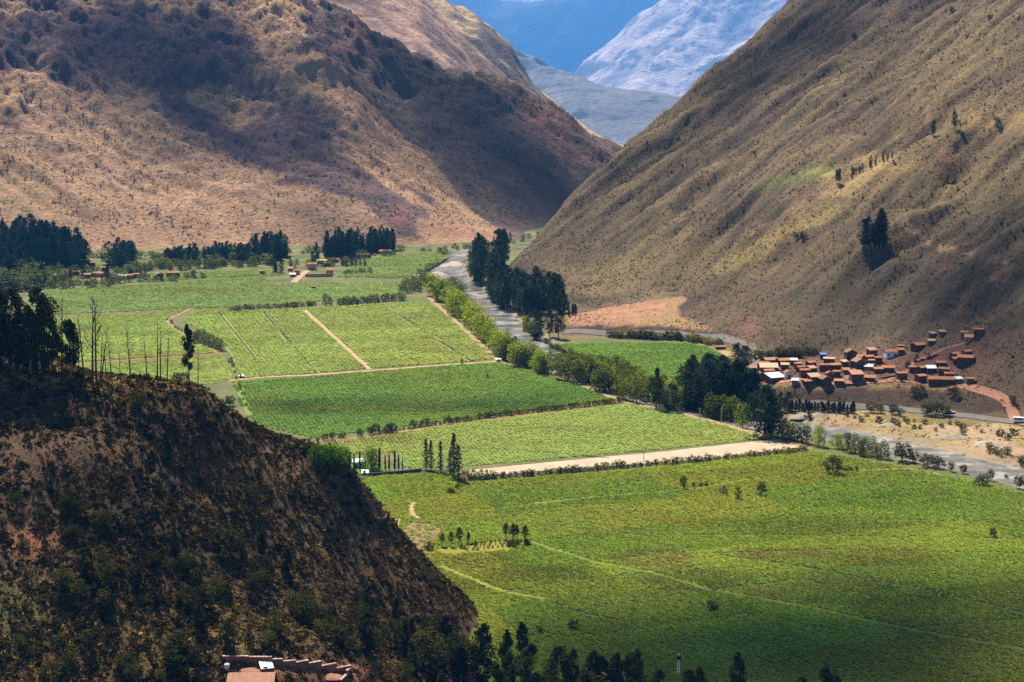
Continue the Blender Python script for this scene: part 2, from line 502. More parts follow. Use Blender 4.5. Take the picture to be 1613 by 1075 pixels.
for px, py, z in [(60, 400, 2), (140, 396, -1), (250, 394, -1), (330, 392, -1), (400, 391, -1), (480, 391, -1), (560, 390, -1), (640, 388, -1), (720, 385, -1), (780, 381, -1), (820, 378, -1), (850, 362, -1), (900, 345, -1), (960, 320, -1),
                  (0, 450, -3), (140, 412, -3), (330, 406, -3), (560, 404, -3), (720, 398, -3), (820, 388, -3), (-200, 480, -3), (140, 445, -8), (400, 440, -8), (640, 430, -8), (820, 400, -8), (-200, 520, -10), (20, 480, -8)]: LM.append(G(px, py, z))
LM = np.array(LM)
lm_f = rbf(LM[:, :2], LM[:, 2], 12.0)
LEFT_ROCKS = [(250, 110, 140, 45, .75), (330, 60, 90, 45, .7), (130, 40, 130, 50, .6), (20, 60, 40, 50, .5), (450, 200, 80, 40, .7), (500, 260, 60, 40, .6), (390, 230, 50, 20, .5), (300, 190, 60, 20, .45),
                    (540, 40, 60, 50, 1.0), (560, 300, 70, 40, .5), (640, 340, 60, 30, .5), (40, 370, 50, 20, .3)]
def left_rock(px, py): return blobs(px, py, LEFT_ROCKS)
def left_z(x, y):
    z = lm_f(x, y)
    rk = np.clip(left_rock(*project(x, y, z)), 0, 1)
    up = smooth(3, 60, z)
    u = x * 0.83 - y * 0.56; v = x * 0.56 + y * 0.83
    gul = fbm(u / 4.0, v, 85, 5, 61, True, 0.55)
    crag = fbm(x, y, 50, 5, 67, True, 0.6)
    hi = smooth(60, 150, z)
    s1, s2 = x * 0.93 - y * 0.36, x * 0.36 + y * 0.93
    z = z + up * rk * (fbm(s1 / 7, s2, 20, 4, 75, True, .6) * 5.5 + fbm(s1 / 2, s2, 9, 3, 79, True, .6) * 2.2)
    return z + up * (gul * 16 + fbm(x, y, 90, 5, 63) * 9 + hi * crag * 14 + fbm(u / 3.5, v, 34, 5, 68, True, .62) * 6.5 + fbm(x, y, 14, 3, 69, True) * 1.8)
LEFT = Terrain(np.arange(-760, 330, 2.7), np.arange(1270, 2420, 2.7), left_z)

TERR = [GROUND, NEAR, RIGHT, LEFT]
def zg(x, y):
    z = TERR[0].at(x, y)
    for t in TERR[1:]: z = np.maximum(z, t.at(x, y))
    return z

_T = np.arange(330.0, 2300.0, 0.8)
def hit(px, py):
    """First point of the terrain seen at a pixel."""
    u = (px - 806.5) / FPX; v = (537.5 - py) / FPX
    dy = CT + v * ST; dz = -ST + v * CT
    Y = _T; X = u / dy * Y; Z = CAMH + dz / dy * Y
    b = Z <= zg(X, Y)
    k = int(np.argmax(b)) if b.any() else len(Y) - 1
    return (float(X[k]), float(Y[k]), float(zg(X[k], Y[k])))

def lay(c, mask, colour):
    return c * (1 - mask[..., None]) + np.array(colour) * mask[..., None]

def segs(px, py, line, w):
    d, _ = polydist(px, py, line)
    return 1 - smooth(w * 0.5, w, d)

# ground colours
X, Y = GROUND.X, GROUND.Y
d, side = polydist(X, Y, RIVER)
nz = fbm(X, Y, 45, 5, 101)
c = np.ones(X.shape + (3,)) * np.array((0.10, 0.115, 0.035))
c = lay(c, smooth(0.0, 0.35, fbm(X, Y, 25, 4, 103)) * 0.6, (0.17, 0.12, 0.06))
fl_m = smooth(0, 25, np.where(side > 0, d, -d)) * (1 - smooth(810, 850, Y))
c = lay(c, fl_m, (0.23, 0.18, 0.055))
c = lay(c, fl_m * smooth(-0.05, 0.2, nz), (0.30, 0.21, 0.13))
c = lay(c, fl_m * smooth(0.1, 0.3, fbm(X, Y, 18, 4, 107)) * 0.7, (0.10, 0.09, 0.04))
c = lay(c, fl_m * (1 - smooth(14, 34, d)) * 0.7, (0.26, 0.17, 0.10))
c = lay(c, 1 - smooth(RIVER_HALF, RIVER_HALF + 6, d + nz * 4), (0.24, 0.19, 0.13))
far = smooth(1180, 1260, Y)
c = lay(c, far * smooth(0.1, 0.4, fbm(X, Y, 60, 4, 111)) * 0.7, (0.15, 0.18, 0.05))
c = lay(c, far * smooth(0.1, 0.3, fbm(X, Y, 30, 4, 113)) * 0.7, (0.20, 0.15, 0.07))
c = lay(c, far * smooth(0.05, 0.25, fbm(X, Y, 22, 4, 115)) * 0.8, (0.055, 0.075, 0.028))
M_ground = terrain_mat('ground_earth', 0.5, 0.05, 0.5, speck=(0.04, 0.05, 0.02), speck_scale=0.22, speck_at=0.62)
GROUND.build('ground', M_ground, c)

# near hillside colours
X, Y = NEAR.X, NEAR.Y; px, py = project(X, Y, NEAR.Z)
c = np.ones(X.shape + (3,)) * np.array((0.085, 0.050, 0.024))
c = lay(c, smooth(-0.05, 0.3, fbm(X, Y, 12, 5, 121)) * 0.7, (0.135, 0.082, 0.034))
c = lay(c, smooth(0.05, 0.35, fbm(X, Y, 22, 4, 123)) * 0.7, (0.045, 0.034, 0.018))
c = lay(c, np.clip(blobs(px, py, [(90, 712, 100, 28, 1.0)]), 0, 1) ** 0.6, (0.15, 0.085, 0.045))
c = lay(c, np.clip(blobs(px, py, [(330, 595, 130, 26, .9), (120, 590, 110, 16, .8), (200, 590, 120, 20, .9), (250, 1000, 130, 45, .5), (480, 870, 70, 40, .25)]), 0, 1), (0.27, 0.16, 0.045))  # dry grass lightened where the sun strikes; sunlight painted into the colour
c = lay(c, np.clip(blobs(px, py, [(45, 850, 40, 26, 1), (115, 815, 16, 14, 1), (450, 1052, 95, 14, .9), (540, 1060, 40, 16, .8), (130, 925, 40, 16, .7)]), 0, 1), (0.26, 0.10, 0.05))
c = lay(c, np.clip(blobs(px, py, [(565, 790, 26, 46, 1.0)]), 0, 1) * smooth(-.3, .2, fbm(X, Y, 6, 4, 127)), (0.13, 0.06, 0.04))
c = lay(c, np.clip(blobs(px, py, [(370, 1018, 32, 18, 1.0), (30, 960, 60, 40, .7)]), 0, 1), (0.13, 0.13, 0.03))
trail = np.maximum.reduce([segs(px, py, [(325, 742), (360, 745), (378, 760), (345, 780), (318, 800), (325, 845)], 9), segs(px, py, [(285, 853), (340, 862), (395, 878)], 5), segs(px, py, [(420, 720), (470, 735), (440, 770)], 16)])
c = lay(c, trail * 0.85, (0.29, 0.15, 0.07))
M_near = terrain_mat('hillside_soil', 1.2, 0.12, 0.5, lo=0.45, hi=1.55, speck=(0.03, 0.028, 0.014), speck_scale=0.8, speck_at=0.6)
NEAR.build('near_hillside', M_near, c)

# right mountain colours
X, Y = RIGHT.X, RIGHT.Y; px, py = project(X, Y, RIGHT.Z)
u = (X * -0.934 + Y * -0.357); v = (X * 0.357 - Y * 0.934)
c = np.ones(X.shape + (3,)) * np.array((0.125, 0.083, 0.047))
c = lay(c, smooth(-0.1, 0.35, fbm(u / 3, v, 60, 5, 141)) * 0.8, (0.175, 0.125, 0.055))
c = lay(c, smooth(0.0, 0.4, fbm(u / 2, v, 45, 5, 143)) * 0.75, (0.07, 0.047, 0.034))
c = lay(c, smooth(0.15, 0.4, fbm(X, Y, 30, 5, 145)) * 0.6, (0.06, 0.052, 0.026))
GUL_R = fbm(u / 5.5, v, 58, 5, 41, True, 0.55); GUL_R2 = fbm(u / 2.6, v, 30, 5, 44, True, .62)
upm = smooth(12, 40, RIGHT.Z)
c = lay(c, upm * smooth(-0.02, -0.38, GUL_R) * 0.7, (0.052, 0.040, 0.026))  # gully scrub darkened, crests below lightened, to paint in weak relief shading
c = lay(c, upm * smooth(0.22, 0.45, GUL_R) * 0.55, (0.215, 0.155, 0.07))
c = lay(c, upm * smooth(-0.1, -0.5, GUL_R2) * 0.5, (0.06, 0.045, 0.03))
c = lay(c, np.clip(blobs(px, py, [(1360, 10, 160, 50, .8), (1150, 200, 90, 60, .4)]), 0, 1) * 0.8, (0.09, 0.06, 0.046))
c = lay(c, np.clip(blobs(px, py, [(1120, 400, 120, 40, .5), (1480, 100, 110, 60, .6), (1560, 60, 80, 40, .5), (960, 430, 100, 30, .7), (1010, 340, 70, 60, .4)]), 0, 1) * 0.9, (0.19, 0.14, 0.06))
c = lay(c, np.clip(segs(px, py, [(1160, 410), (1230, 370), (1290, 345), (1310, 330)], 15) + segs(px, py, [(1130, 425), (1200, 400), (1270, 352)], 10) * .7, 0, 1) * 0.75, (0.27, 0.20, 0.065))
c = lay(c, segs(px, py, [(1190, 297), (1230, 284), (1270, 275), (1300, 270)], 9) * 0.9, (0.13, 0.15, 0.045))
c = lay(c, np.clip(blobs(px, py, [(1298, 272, 22, 11, 1.2)]), 0, 1), (0.22, 0.21, 0.06))
c = lay(c, np.clip(blobs(px, py, [(1345, 285, 45, 13, 1), (1400, 262, 42, 12, 1.1), (1375, 250, 20, 10, 1), (1560, 195, 60, 14, .8), (1600, 180, 40, 12, .8), (1325, 305, 40, 7, .8), (1260, 325, 22, 12, .6)]), 0, 1), (0.33, 0.22, 0.095))
c = lay(c, np.clip(blobs(px, py, [(1485, 235, 16, 12, 1), (1460, 180, 9, 18, .6), (1500, 250, 12, 10, .7)]), 0, 1), (0.22, 0.12, 0.07))
track = np.maximum.reduce([segs(px, py, [(1423, 352), (1430, 362), (1455, 372), (1465, 388), (1530, 398), (1580, 412), (1597, 420), (1560, 440)], 5.0), segs(px, py, [(1000, 300), (1070, 345), (1110, 380)], 1.4) * .4, segs(px, py, [(1150, 345), (1200, 378)], 1.5) * .5, segs(px, py, [(1340, 410), (1360, 470), (1352, 500)], 2) * .5])
c = lay(c, track * 0.95, (0.46, 0.29, 0.16))
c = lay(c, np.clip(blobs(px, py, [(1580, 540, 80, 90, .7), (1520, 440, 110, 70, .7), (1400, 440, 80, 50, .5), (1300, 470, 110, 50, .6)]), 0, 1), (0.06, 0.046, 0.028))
c = lay(c, np.clip(blobs(px, py, [(1560, 470, 90, 40, .8), (1500, 440, 60, 25, .8)]), 0, 1) * smooth(.12, .3, fbm(X, Y, 16, 4, 191)), (0.20, 0.105, 0.062))
jx = px + fbm(X, Y, 14, 3, 181) * 7; jy = py + fbm(X, Y, 14, 3, 183) * 3
PINK = [(890, 499), (930, 490), (985, 480), (1040, 471), (1076, 467), (1080, 474), (1064, 484), (1068, 496), (1095, 508), (1132, 522), (1100, 520), (1060, 516), (1000, 513), (940, 514), (891, 516)]
pm = inpoly(jx, jy, PINK).astype(float)
c = lay(c, pm * (0.86 + .14 * fbm(X, Y, 20, 3, 185)), (0.40, 0.205, 0.115))
c = lay(c, pm * np.clip(blobs(px, py, [(1070, 506, 55, 12, .8), (1060, 480, 16, 14, .5)]), 0, 1), (0.30, 0.215, 0.075))
c = lay(c, np.clip(blobs(px, py, [(1175, 520, 16, 16, 1.2), (1188, 512, 10, 14, 1)]), 0, 1), (0.19, 0.10, 0.068))
vill = np.clip(blobs(px, py, [(1240, 590, 80, 16, 1.2), (1340, 585, 90, 22, 1.3), (1440, 585, 80, 24, 1.3), (1510, 570, 60, 30, 1.0), (1560, 535, 50, 12, .8), (1590, 640, 40, 12, 1)]), 0, 1)
c = lay(c, vill * 0.85, (0.165, 0.080, 0.048))
c = lay(c, np.clip(blobs(px, py, [(1230, 605, 50, 5, .9), (1300, 608, 50, 4, .9), (1400, 608, 40, 4, .6), (1480, 613, 40, 4, .6), (1530, 632, 40, 6, .5)]), 0, 1), (0.30, 0.21, 0.075))
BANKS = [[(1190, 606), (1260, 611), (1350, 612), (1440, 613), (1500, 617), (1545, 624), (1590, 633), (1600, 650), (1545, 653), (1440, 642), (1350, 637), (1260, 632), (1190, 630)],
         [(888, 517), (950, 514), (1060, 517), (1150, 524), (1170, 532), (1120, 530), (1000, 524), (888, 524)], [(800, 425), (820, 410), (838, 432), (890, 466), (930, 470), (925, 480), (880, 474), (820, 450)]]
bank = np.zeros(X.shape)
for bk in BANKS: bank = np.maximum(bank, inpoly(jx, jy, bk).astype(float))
c = lay(c, bank * (.8 + .2 * fbm(X, Y, 8, 3, 187)), (0.050, 0.027, 0.020))  # brown bank earth darkened; shade of its backlit face is painted in
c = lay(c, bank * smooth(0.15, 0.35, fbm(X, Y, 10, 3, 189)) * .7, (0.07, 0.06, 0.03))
low = (1 - smooth(0.6, 1.6, RIGHT.Z))
c = lay(c, low * 0.9, (0.22, 0.165, 0.065))
c *= 0.84
M_right = terrain_mat('mountain_scrub', 0.55, 0.07, 0.9, lo=0.5, hi=1.5, speck=(0.045, 0.04, 0.022), speck_scale=0.35, speck_at=0.6)
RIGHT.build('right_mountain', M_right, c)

# left mountain colours
X, Y = LEFT.X, LEFT.Y; px, py = project(X, Y, LEFT.Z); sl = LEFT.slope()
u = X * 0.83 - Y * 0.56; v = X * 0.56 + Y * 0.83
TAN, ROCK, FLANK_SHADE, RED = (0.375, 0.225, 0.125), (0.105, 0.062, 0.068), (0.07, 0.055, 0.048), (0.28, 0.11, 0.085)  # ROCK is tinted purple to carry the colour of shade and haze
c = np.ones(X.shape + (3,)) * np.array(TAN)
c = lay(c, smooth(-0.1, 0.3, fbm(u / 3, v, 70, 5, 161)) * 0.45, (0.26, 0.165, 0.10))
rk = left_rock(px, py)
rock = smooth(0.34, 0.52, rk * 1.15 + fbm(u / 2, v, 45, 6, 163, gain=.62) * 0.95)
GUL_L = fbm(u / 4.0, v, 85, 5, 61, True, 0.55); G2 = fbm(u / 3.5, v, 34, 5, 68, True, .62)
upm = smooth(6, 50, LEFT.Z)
c = lay(c, upm * smooth(-0.05, -0.4, GUL_L) * 0.45, (0.20, 0.125, 0.085))  # gullies darkened and spur tops lightened as painted relief shading
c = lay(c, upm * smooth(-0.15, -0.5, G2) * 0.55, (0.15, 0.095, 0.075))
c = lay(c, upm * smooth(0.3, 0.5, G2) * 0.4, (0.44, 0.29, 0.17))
c = lay(c, rock * 0.9, ROCK)
c = lay(c, rock * smooth(0.1, 0.35, fbm(X, Y, 22, 4, 165)) * 0.8, (0.075, 0.06, 0.062))
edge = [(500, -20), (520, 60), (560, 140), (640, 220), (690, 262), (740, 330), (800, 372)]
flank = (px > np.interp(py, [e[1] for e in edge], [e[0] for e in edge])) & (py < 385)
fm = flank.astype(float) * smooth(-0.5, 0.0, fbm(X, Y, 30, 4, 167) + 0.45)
c = lay(c, fm * 0.85, FLANK_SHADE)  # cloud shade on the flank is painted into its colour
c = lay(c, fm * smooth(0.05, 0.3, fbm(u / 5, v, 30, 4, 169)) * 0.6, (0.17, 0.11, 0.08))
c = lay(c, np.clip(blobs(px, py, [(560, 60, 28, 40, .7), (850, 190, 25, 18, .7), (880, 215, 20, 14, .6), (920, 245, 25, 12, .6), (625, 342, 14, 12, .9), (690, 360, 50, 12, .5), (760, 372, 40, 8, .7)]), 0, 1) * 0.6, RED)
c = lay(c, np.clip(blobs(px, py, [(60, 300, 70, 30, .5), (540, 315, 20, 20, .5), (20, 330, 60, 16, .6)]), 0, 1) * smooth(-.2, .3, fbm(X, Y, 25, 4, 171)), (0.30, 0.245, 0.10))
lines = np.maximum.reduce([segs(px, py, [(140, 170), (190, 245), (240, 330), (275, 388)], 2.2), segs(px, py, [(125, 200), (170, 280), (225, 380)], 2.0), segs(px, py, [(0, 180), (40, 178)], 2.5), segs(px, py, [(0, 196), (30, 194)], 2.5), segs(px, py, [(0, 210), (75, 212)], 2.5), segs(px, py, [(0, 233), (85, 228)], 2.5)])
c = lay(c, lines * 0.7, (0.10, 0.07, 0.06))
M_left = terrain_mat('mountain_dry_grass', 0.28, 0.035, 2.6, lo=0.55, hi=1.42, speck=(0.07, 0.055, 0.05), speck_scale=0.16, speck_at=0.63)
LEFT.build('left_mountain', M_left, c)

# ---- ranges far up the valley
def far_range(name, ctl, ext, step, seed, amp, base_col, rock_col, gdir, low=-5.0, red=None):
    P = np.array(ctl); f = rbf(P[:, :2], P[:, 2], step * 0.8)
    def zf(x, y):
        z = f(x, y); up = smooth(5, 120, z)
        u = x * gdir[0] + y * gdir[1]; v = -x * gdir[1] + y * gdir[0]
        return z + up * (fbm(u / 2.4, v, amp * 6, 6, seed, True, .6) * amp * 1.15 + fbm(x, y, amp * 3.5, 6, seed + 3, True, .6) * amp * 0.6)
    t = Terrain(np.arange(ext[0], ext[1], step), np.arange(ext[2], ext[3], step), zf)
    c = np.ones(t.X.shape + (3,)) * np.array(base_col)
    s_ = t.slope()
    gu = t.X * gdir[0] + t.Y * gdir[1]; gv = -t.X * gdir[1] + t.Y * gdir[0]
    gq = fbm(gu / 2.4, gv, amp * 6, 6, seed, True, .6)
    c = lay(c, smooth(0.0, -0.35, gq) * 0.75, rock_col)  # gully floors darkened, crests lightened: relief shading put into the colour
    c = lay(c, smooth(0.15, 0.4, gq) * 0.5, tuple(min(.7, q * 1.35) for q in base_col))
    c = lay(c, smooth(0.0, 0.3, fbm(t.X, t.Y, amp * 5, 6, seed + 7, gain=.65) * 1.1 + (s_ - 0.62) * 0.6) * 0.9, rock_col)
    m = terrain_mat(name + '_surface', 1.5 / amp, 0.3 / amp, amp * .35, lo=0.55, hi=1.45, speck=(0.09, 0.08, 0.07), speck_scale=0.7 / amp, speck_at=0.62)
    t.build(name, m, c)
    return t

def ridge_pts(lst, back=500, drop=260):
    out = []
    for p in lst:
        x, y, z = W(*p); out += [(x, y, z), (x * 1.12, y + back, z - drop)]
    return out

far_range('brown_ridge', ridge_pts([(360, -260, 3000), (480, -140, 3000), (560, -70, 3000), (640, -2, 3000), (700, 36, 2990), (740, 72, 2980), (792, 122, 2960), (860, 190, 2930), (930, 250, 2900)])
          + pts([(520, 0, 2700), (600, 60, 2600), (640, 0, 2850), (700, 110, 2620), (760, 140, 2700), (480, 100, 2450), (600, 160, 2400), (800, 200, 2700), (400, -60, 2650), (850, 240, 2760)])
          + [(-900, 2420, 120), (-600, 2430, 60), (-300, 2420, -5), (0, 2450, -5), (150, 2700, -5), (200, 2900, -5), (150, 3200, -10), (-900, 3000, 420)],
          (-1100, 330, 2420, 3600), 9, 201, 13, (0.36, 0.225, 0.16), (0.19, 0.12, 0.10), (0.8, -0.6))
far_range('terraced_cliff_ridge', ridge_pts([(520, -150, 3700), (610, -60, 3700), (680, -2, 3700), (730, 22, 3700), (762, 38, 3690), (792, 58, 3680), (806, 75, 3670), (826, 120, 3650), (850, 148, 3640), (880, 168, 3620), (920, 198, 3600), (952, 222, 3580), (1000, 262, 3550)], 380, 240)
          + pts([(700, 30, 3520), (760, 60, 3540), (790, 70, 3560), (795, 110, 3480), (770, 120, 3420), (830, 145, 3500), (860, 190, 3440), (900, 210, 3460), (650, 10, 3450), (720, 70, 3420)])
          + [(-500, 3250, 60), (-250, 3250, 20), (-60, 3260, -5), (100, 3300, -5), (280, 3450, -5), (330, 3700, -8), (-800, 3500, 300), (-900, 3900, 420)],
          (-900, 460, 3230, 4300), 9, 231, 18, (0.44, 0.31, 0.17), (0.11, 0.09, 0.08), (0.7, -0.7))
KS = 2.2
def ws(l): return [(a, b, c * KS) for a, b, c in l]
far_range('blue_spur', ridge_pts(ws([(740, 30, 5350), (780, 60, 5300), (845, 104, 5200), (880, 112, 5150), (920, 126, 5100), (960, 138, 5050), (1000, 142, 5000), (1040, 146, 4980), (1085, 156, 4950), (1150, 150, 4950), (1250, 120, 5000)]), 1100, 450)
          + pts(ws([(880, 150, 4800), (930, 190, 4600), (960, 220, 4450), (1000, 190, 4650), (1050, 200, 4600), (1080, 180, 4750), (900, 170, 4700), (1150, 200, 4600), (1250, 180, 4700), (990, 245, 4300), (1040, 250, 4300), (1100, 245, 4350), (940, 240, 4350), (1000, 280, 4200), (900, 230, 4400)]))
          + [(200, 9000, -320), (700, 8900, -320), (1300, 9000, -300), (-200, 9900, -320), (-500, 11500, -300), (2400, 10300, 100)],
          (-700, 2600, 8850, 12600), 26, 261, 48, (0.15, 0.14, 0.13), (0.02, 0.025, 0.03), (0.75, 0.65))  # whole spur toned darker to stand in for cloud shade
K = 3.2
def wk(l): return [(a, b, c * K) for a, b, c in l]
far_range('pale_far_mountain', ridge_pts(wk([(860, 190, 6900), (900, 120, 7000), (935, 92, 7050), (962, 68, 7100), (1000, 34, 7150), (1030, 14, 7200), (1062, -4, 7250), (1120, -50, 7300), (1250, -110, 7400), (1400, -160, 7400), (1700, -200, 7400)]), 2600, 1250)
          + pts(wk([(980, 130, 6400), (1050, 80, 6600), (1100, 140, 6300), (1150, 60, 6700), (1200, 0, 6900), (1250, 80, 6500), (1150, 160, 6150), (1060, 150, 6250), (1350, 0, 6700), (1400, 100, 6300)]))
          + [(640, 19600, -310), (1600, 19000, -300), (3200, 18900, -200), (4800, 18900, -100), (300, 21000, -310)],
          (160, 6600, 18800, 26300), 52, 291, 105, (0.46, 0.37, 0.33), (0.10, 0.09, 0.10), (-0.55, -0.8))
far_range('deep_blue_mountain', ridge_pts(wk([(560, -140, 9300), (650, -70, 9300), (740, -20, 9300), (790, 24, 9200), (810, 16, 9200), (845, 14, 9200), (880, 3, 9200), (910, -6, 9250), (960, -40, 9300), (1050, -90, 9400), (1200, -140, 9500)]), 2600, 1250)
          + pts(wk([(800, 70, 9000), (850, 80, 9000), (900, 60, 9000), (850, 130, 8850), (900, 130, 8850), (800, 130, 8850), (950, 60, 9000), (760, 60, 9000)]))
          + [(-1900, 28000, -310), (0, 28000, -310), (970, 28000, -310), (2500, 28000, -310)],
          (-3400, 4700, 27900, 33000), 130, 311, 82, (0.10, 0.10, 0.08), (0.07, 0.065, 0.06), (0.7, -0.7))
far_range('farthest_mountain', ridge_pts(wk([(300, -120, 12500), (500, -90, 12500), (650, -60, 12500), (780, -40, 12500), (900, -50, 12500), (1000, -80, 12500), (1300, -150, 12500)]), 2600, 1050)
          + pts(wk([(760, 30, 11700), (830, 40, 11700), (700, 10, 11800), (900, 30, 11700)]))
          + [(-4800, 35900, -310), (0, 35900, -310), (4800, 35900, -310)],
          (-7700, 7700, 35600, 43800), 210, 331, 145, (0.50, 0.45, 0.40), (0.3, 0.27, 0.25), (0.7, -0.7))
#==OBJECTS==
# ------------------------------------------------------------------ river water
def ribbon(poly, half, zf, name, mat, lift=0.0, na=2, step=8.0, halves=None, rag=0.0):
    P = [Vector((x, y, 0)) for x, y in poly]
    Q = []; H = []
    for i, (a, b) in enumerate(zip(P[:-1], P[1:])):
        n = max(1, int((b - a).length / step))
        for k in range(n):
            Q.append(a.lerp(b, k / n))
            H.append(half if halves is None else halves[i] * (1 - k / n) + halves[i + 1] * k / n)
    Q.append(P[-1]); H.append(half if halves is None else halves[-1])
    V = []; F = []
    for i, p in enumerate(Q):
        d = Q[min(i + 1, len(Q) - 1)] - Q[max(i - 1, 0)]
        nrm = Vector((-d.y, d.x, 0)).normalized()
        for k in range(na + 1):
            q = p + nrm * H[i] * (2 * k / na - 1) * (1 + (random.uniform(-rag, rag) if rag else 0))
            V.append((q.x, q.y, zf(q.x, q.y) + lift))
    m_ = na + 1
    for i in range(len(Q) - 1):
        for k in range(na):
            F.append((i * m_ + k, (i + 1) * m_ + k, (i + 1) * m_ + k + 1, i * m_ + k + 1))
    return fastmesh(name, V, F, mat, None, True)

M_water, nt, b = new_mat('river_water')
b.inputs['Base Color'].default_value = (0.25, 0.235, 0.205, 1)
b.inputs['Roughness'].default_value = 0.12
b.inputs['Specular IOR Level'].default_value = 0.5
tc = N(nt, 'ShaderNodeTexCoord').outputs['Object']
n1 = noise_node(nt, 0.35, 5, 0.7, vec=tc); n2 = noise_node(nt, 0.03, 3, 0.5, vec=tc)
r = ramp(nt, n2.outputs[0], [(0.42, (0.04,) * 3), (0.62, (0.28,) * 3)])
nt.links.new(r.outputs[0], b.inputs['Roughness'])
n3 = noise_node(nt, 0.09, 5, 0.65, vec=tc)
rc = ramp(nt, n3.outputs[0], [(0.36, (0.085, 0.083, 0.07)), (0.52, (0.19, 0.18, 0.155)), (0.62, (0.36, 0.35, 0.32))])
nt.links.new(rc.outputs[0], b.inputs['Base Color'])
bp = N(nt, 'ShaderNodeBump'); bp.inputs['Strength'].default_value = 0.8; bp.inputs['Distance'].default_value = 0.5
nt.links.new(n1.outputs[0], bp.inputs['Height']); nt.links.new(bp.outputs[0], b.inputs['Normal'])
obj('river_water', ribbon(RIVER, 19.0, lambda x, y: -1.35, 'river_water', M_water, step=30), kind='structure')
# gravel bars standing out of the upper river
M_gravel = plain_mat('river_gravel', (0.20, 0.16, 0.12), (0.33, 0.28, 0.21), 0.3, 0.3)
def gravel_bar(px, py, rx, ry, rz, name='gravel_bar'):
    x, y, _ = G(px, py); n = 28; V = [(0, 0, 0.55)]; F = []
    for k in range(n):
        a = 2 * math.pi * k / n; w = 1 + 0.25 * math.sin(3 * a + px) + 0.12 * math.sin(7 * a)
        for f_, z_ in ((0.6, 0.4), (1.0, -0.5)):
            ax, ay = rx * w * f_ * math.cos(a), ry * w * f_ * math.sin(a)
            V.append((ax * math.cos(rz) - ay * math.sin(rz), ax * math.sin(rz) + ay * math.cos(rz), z_))
    for k in range(n):
        i, j = 1 + 2 * k, 1 + 2 * ((k + 1) % n)
        F += [(0, i, j), (i, i + 1, j + 1), (i, j + 1, j)]
    me = fastmesh(name, V, [f if len(f) == 3 else f for f in F], M_gravel, None, True)
    o = obj(name, me, kind='structure'); o.location = (x, y, -1.4)
for a in [(712, 414, 10, 26, -.2), (742, 398, 8, 24, -.6), (752, 462, 4, 14, .5), (690, 428, 7, 16, .3)]: gravel_bar(*a)

# ------------------------------------------------------------------ fields
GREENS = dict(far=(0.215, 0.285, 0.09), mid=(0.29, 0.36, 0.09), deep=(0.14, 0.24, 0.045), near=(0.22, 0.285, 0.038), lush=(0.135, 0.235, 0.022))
FIELDS = [  # name, outline in photo pixels, colour, row angle (deg from +X), plants?, label
    ('far_field', [(600, 403), (700, 399), (708, 404), (676, 424), (640, 438), (530, 437), (560, 417)], 'far', 20, 1),
    ('far_field', [(70, 457), (230, 449), (330, 441), (420, 437), (432, 450), (505, 446), (640, 444), (660, 450), (610, 467), (470, 478), (310, 487), (80, 496)], 'far', 8, 1),
    ('far_field', [(232, 431), (330, 428), (430, 426), (448, 434), (330, 438), (230, 446)], 'far', 8, 1),
    ('valley_field', [(60, 503), (296, 490), (262, 504), (272, 518), (304, 536), (346, 556), (200, 566), (60, 573)], 'mid', 12, 1),
    ('valley_field', [(60, 578), (200, 571), (352, 561), (366, 597), (330, 606), (60, 606)], 'mid', 12, 1),
    ('big_field', [(312, 490), (440, 488), (640, 477), (676, 479), (716, 508), (752, 540), (782, 566), (690, 573), (590, 580), (480, 589), (380, 596), (364, 560), (346, 534), (286, 505)], 'mid', 105, 1),
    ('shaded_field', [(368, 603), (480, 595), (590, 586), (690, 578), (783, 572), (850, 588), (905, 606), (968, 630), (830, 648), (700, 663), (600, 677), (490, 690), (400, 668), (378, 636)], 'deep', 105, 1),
    ('middle_field', [(500, 702), (600, 684), (700, 671), (830, 655), (985, 637), (1060, 651), (1130, 668), (1212, 690), (1010, 711), (850, 724), (735, 735), (640, 738), (620, 714), (556, 714)], 'mid', 104, 1),
    ('lawn', [(490, 716), (556, 715), (618, 741), (560, 746), (540, 746)], 'lush', 20, 0),
    ('near_field', [(556, 752), (640, 747), (700, 744), (728, 752), (735, 762), (1060, 734), (1282, 712), (1340, 722), (1430, 738), (1530, 758), (1613, 779), (1800, 830), (1800, 1200), (560, 1200), (560, 840)], 'near', 25, 1),
    ('river_field', [(872, 544), (960, 541), (1084, 541), (1118, 549), (1146, 566), (1158, 579), (1120, 596), (1072, 604), (1028, 600), (970, 584), (916, 566)], 'deep', 10, 1),
]
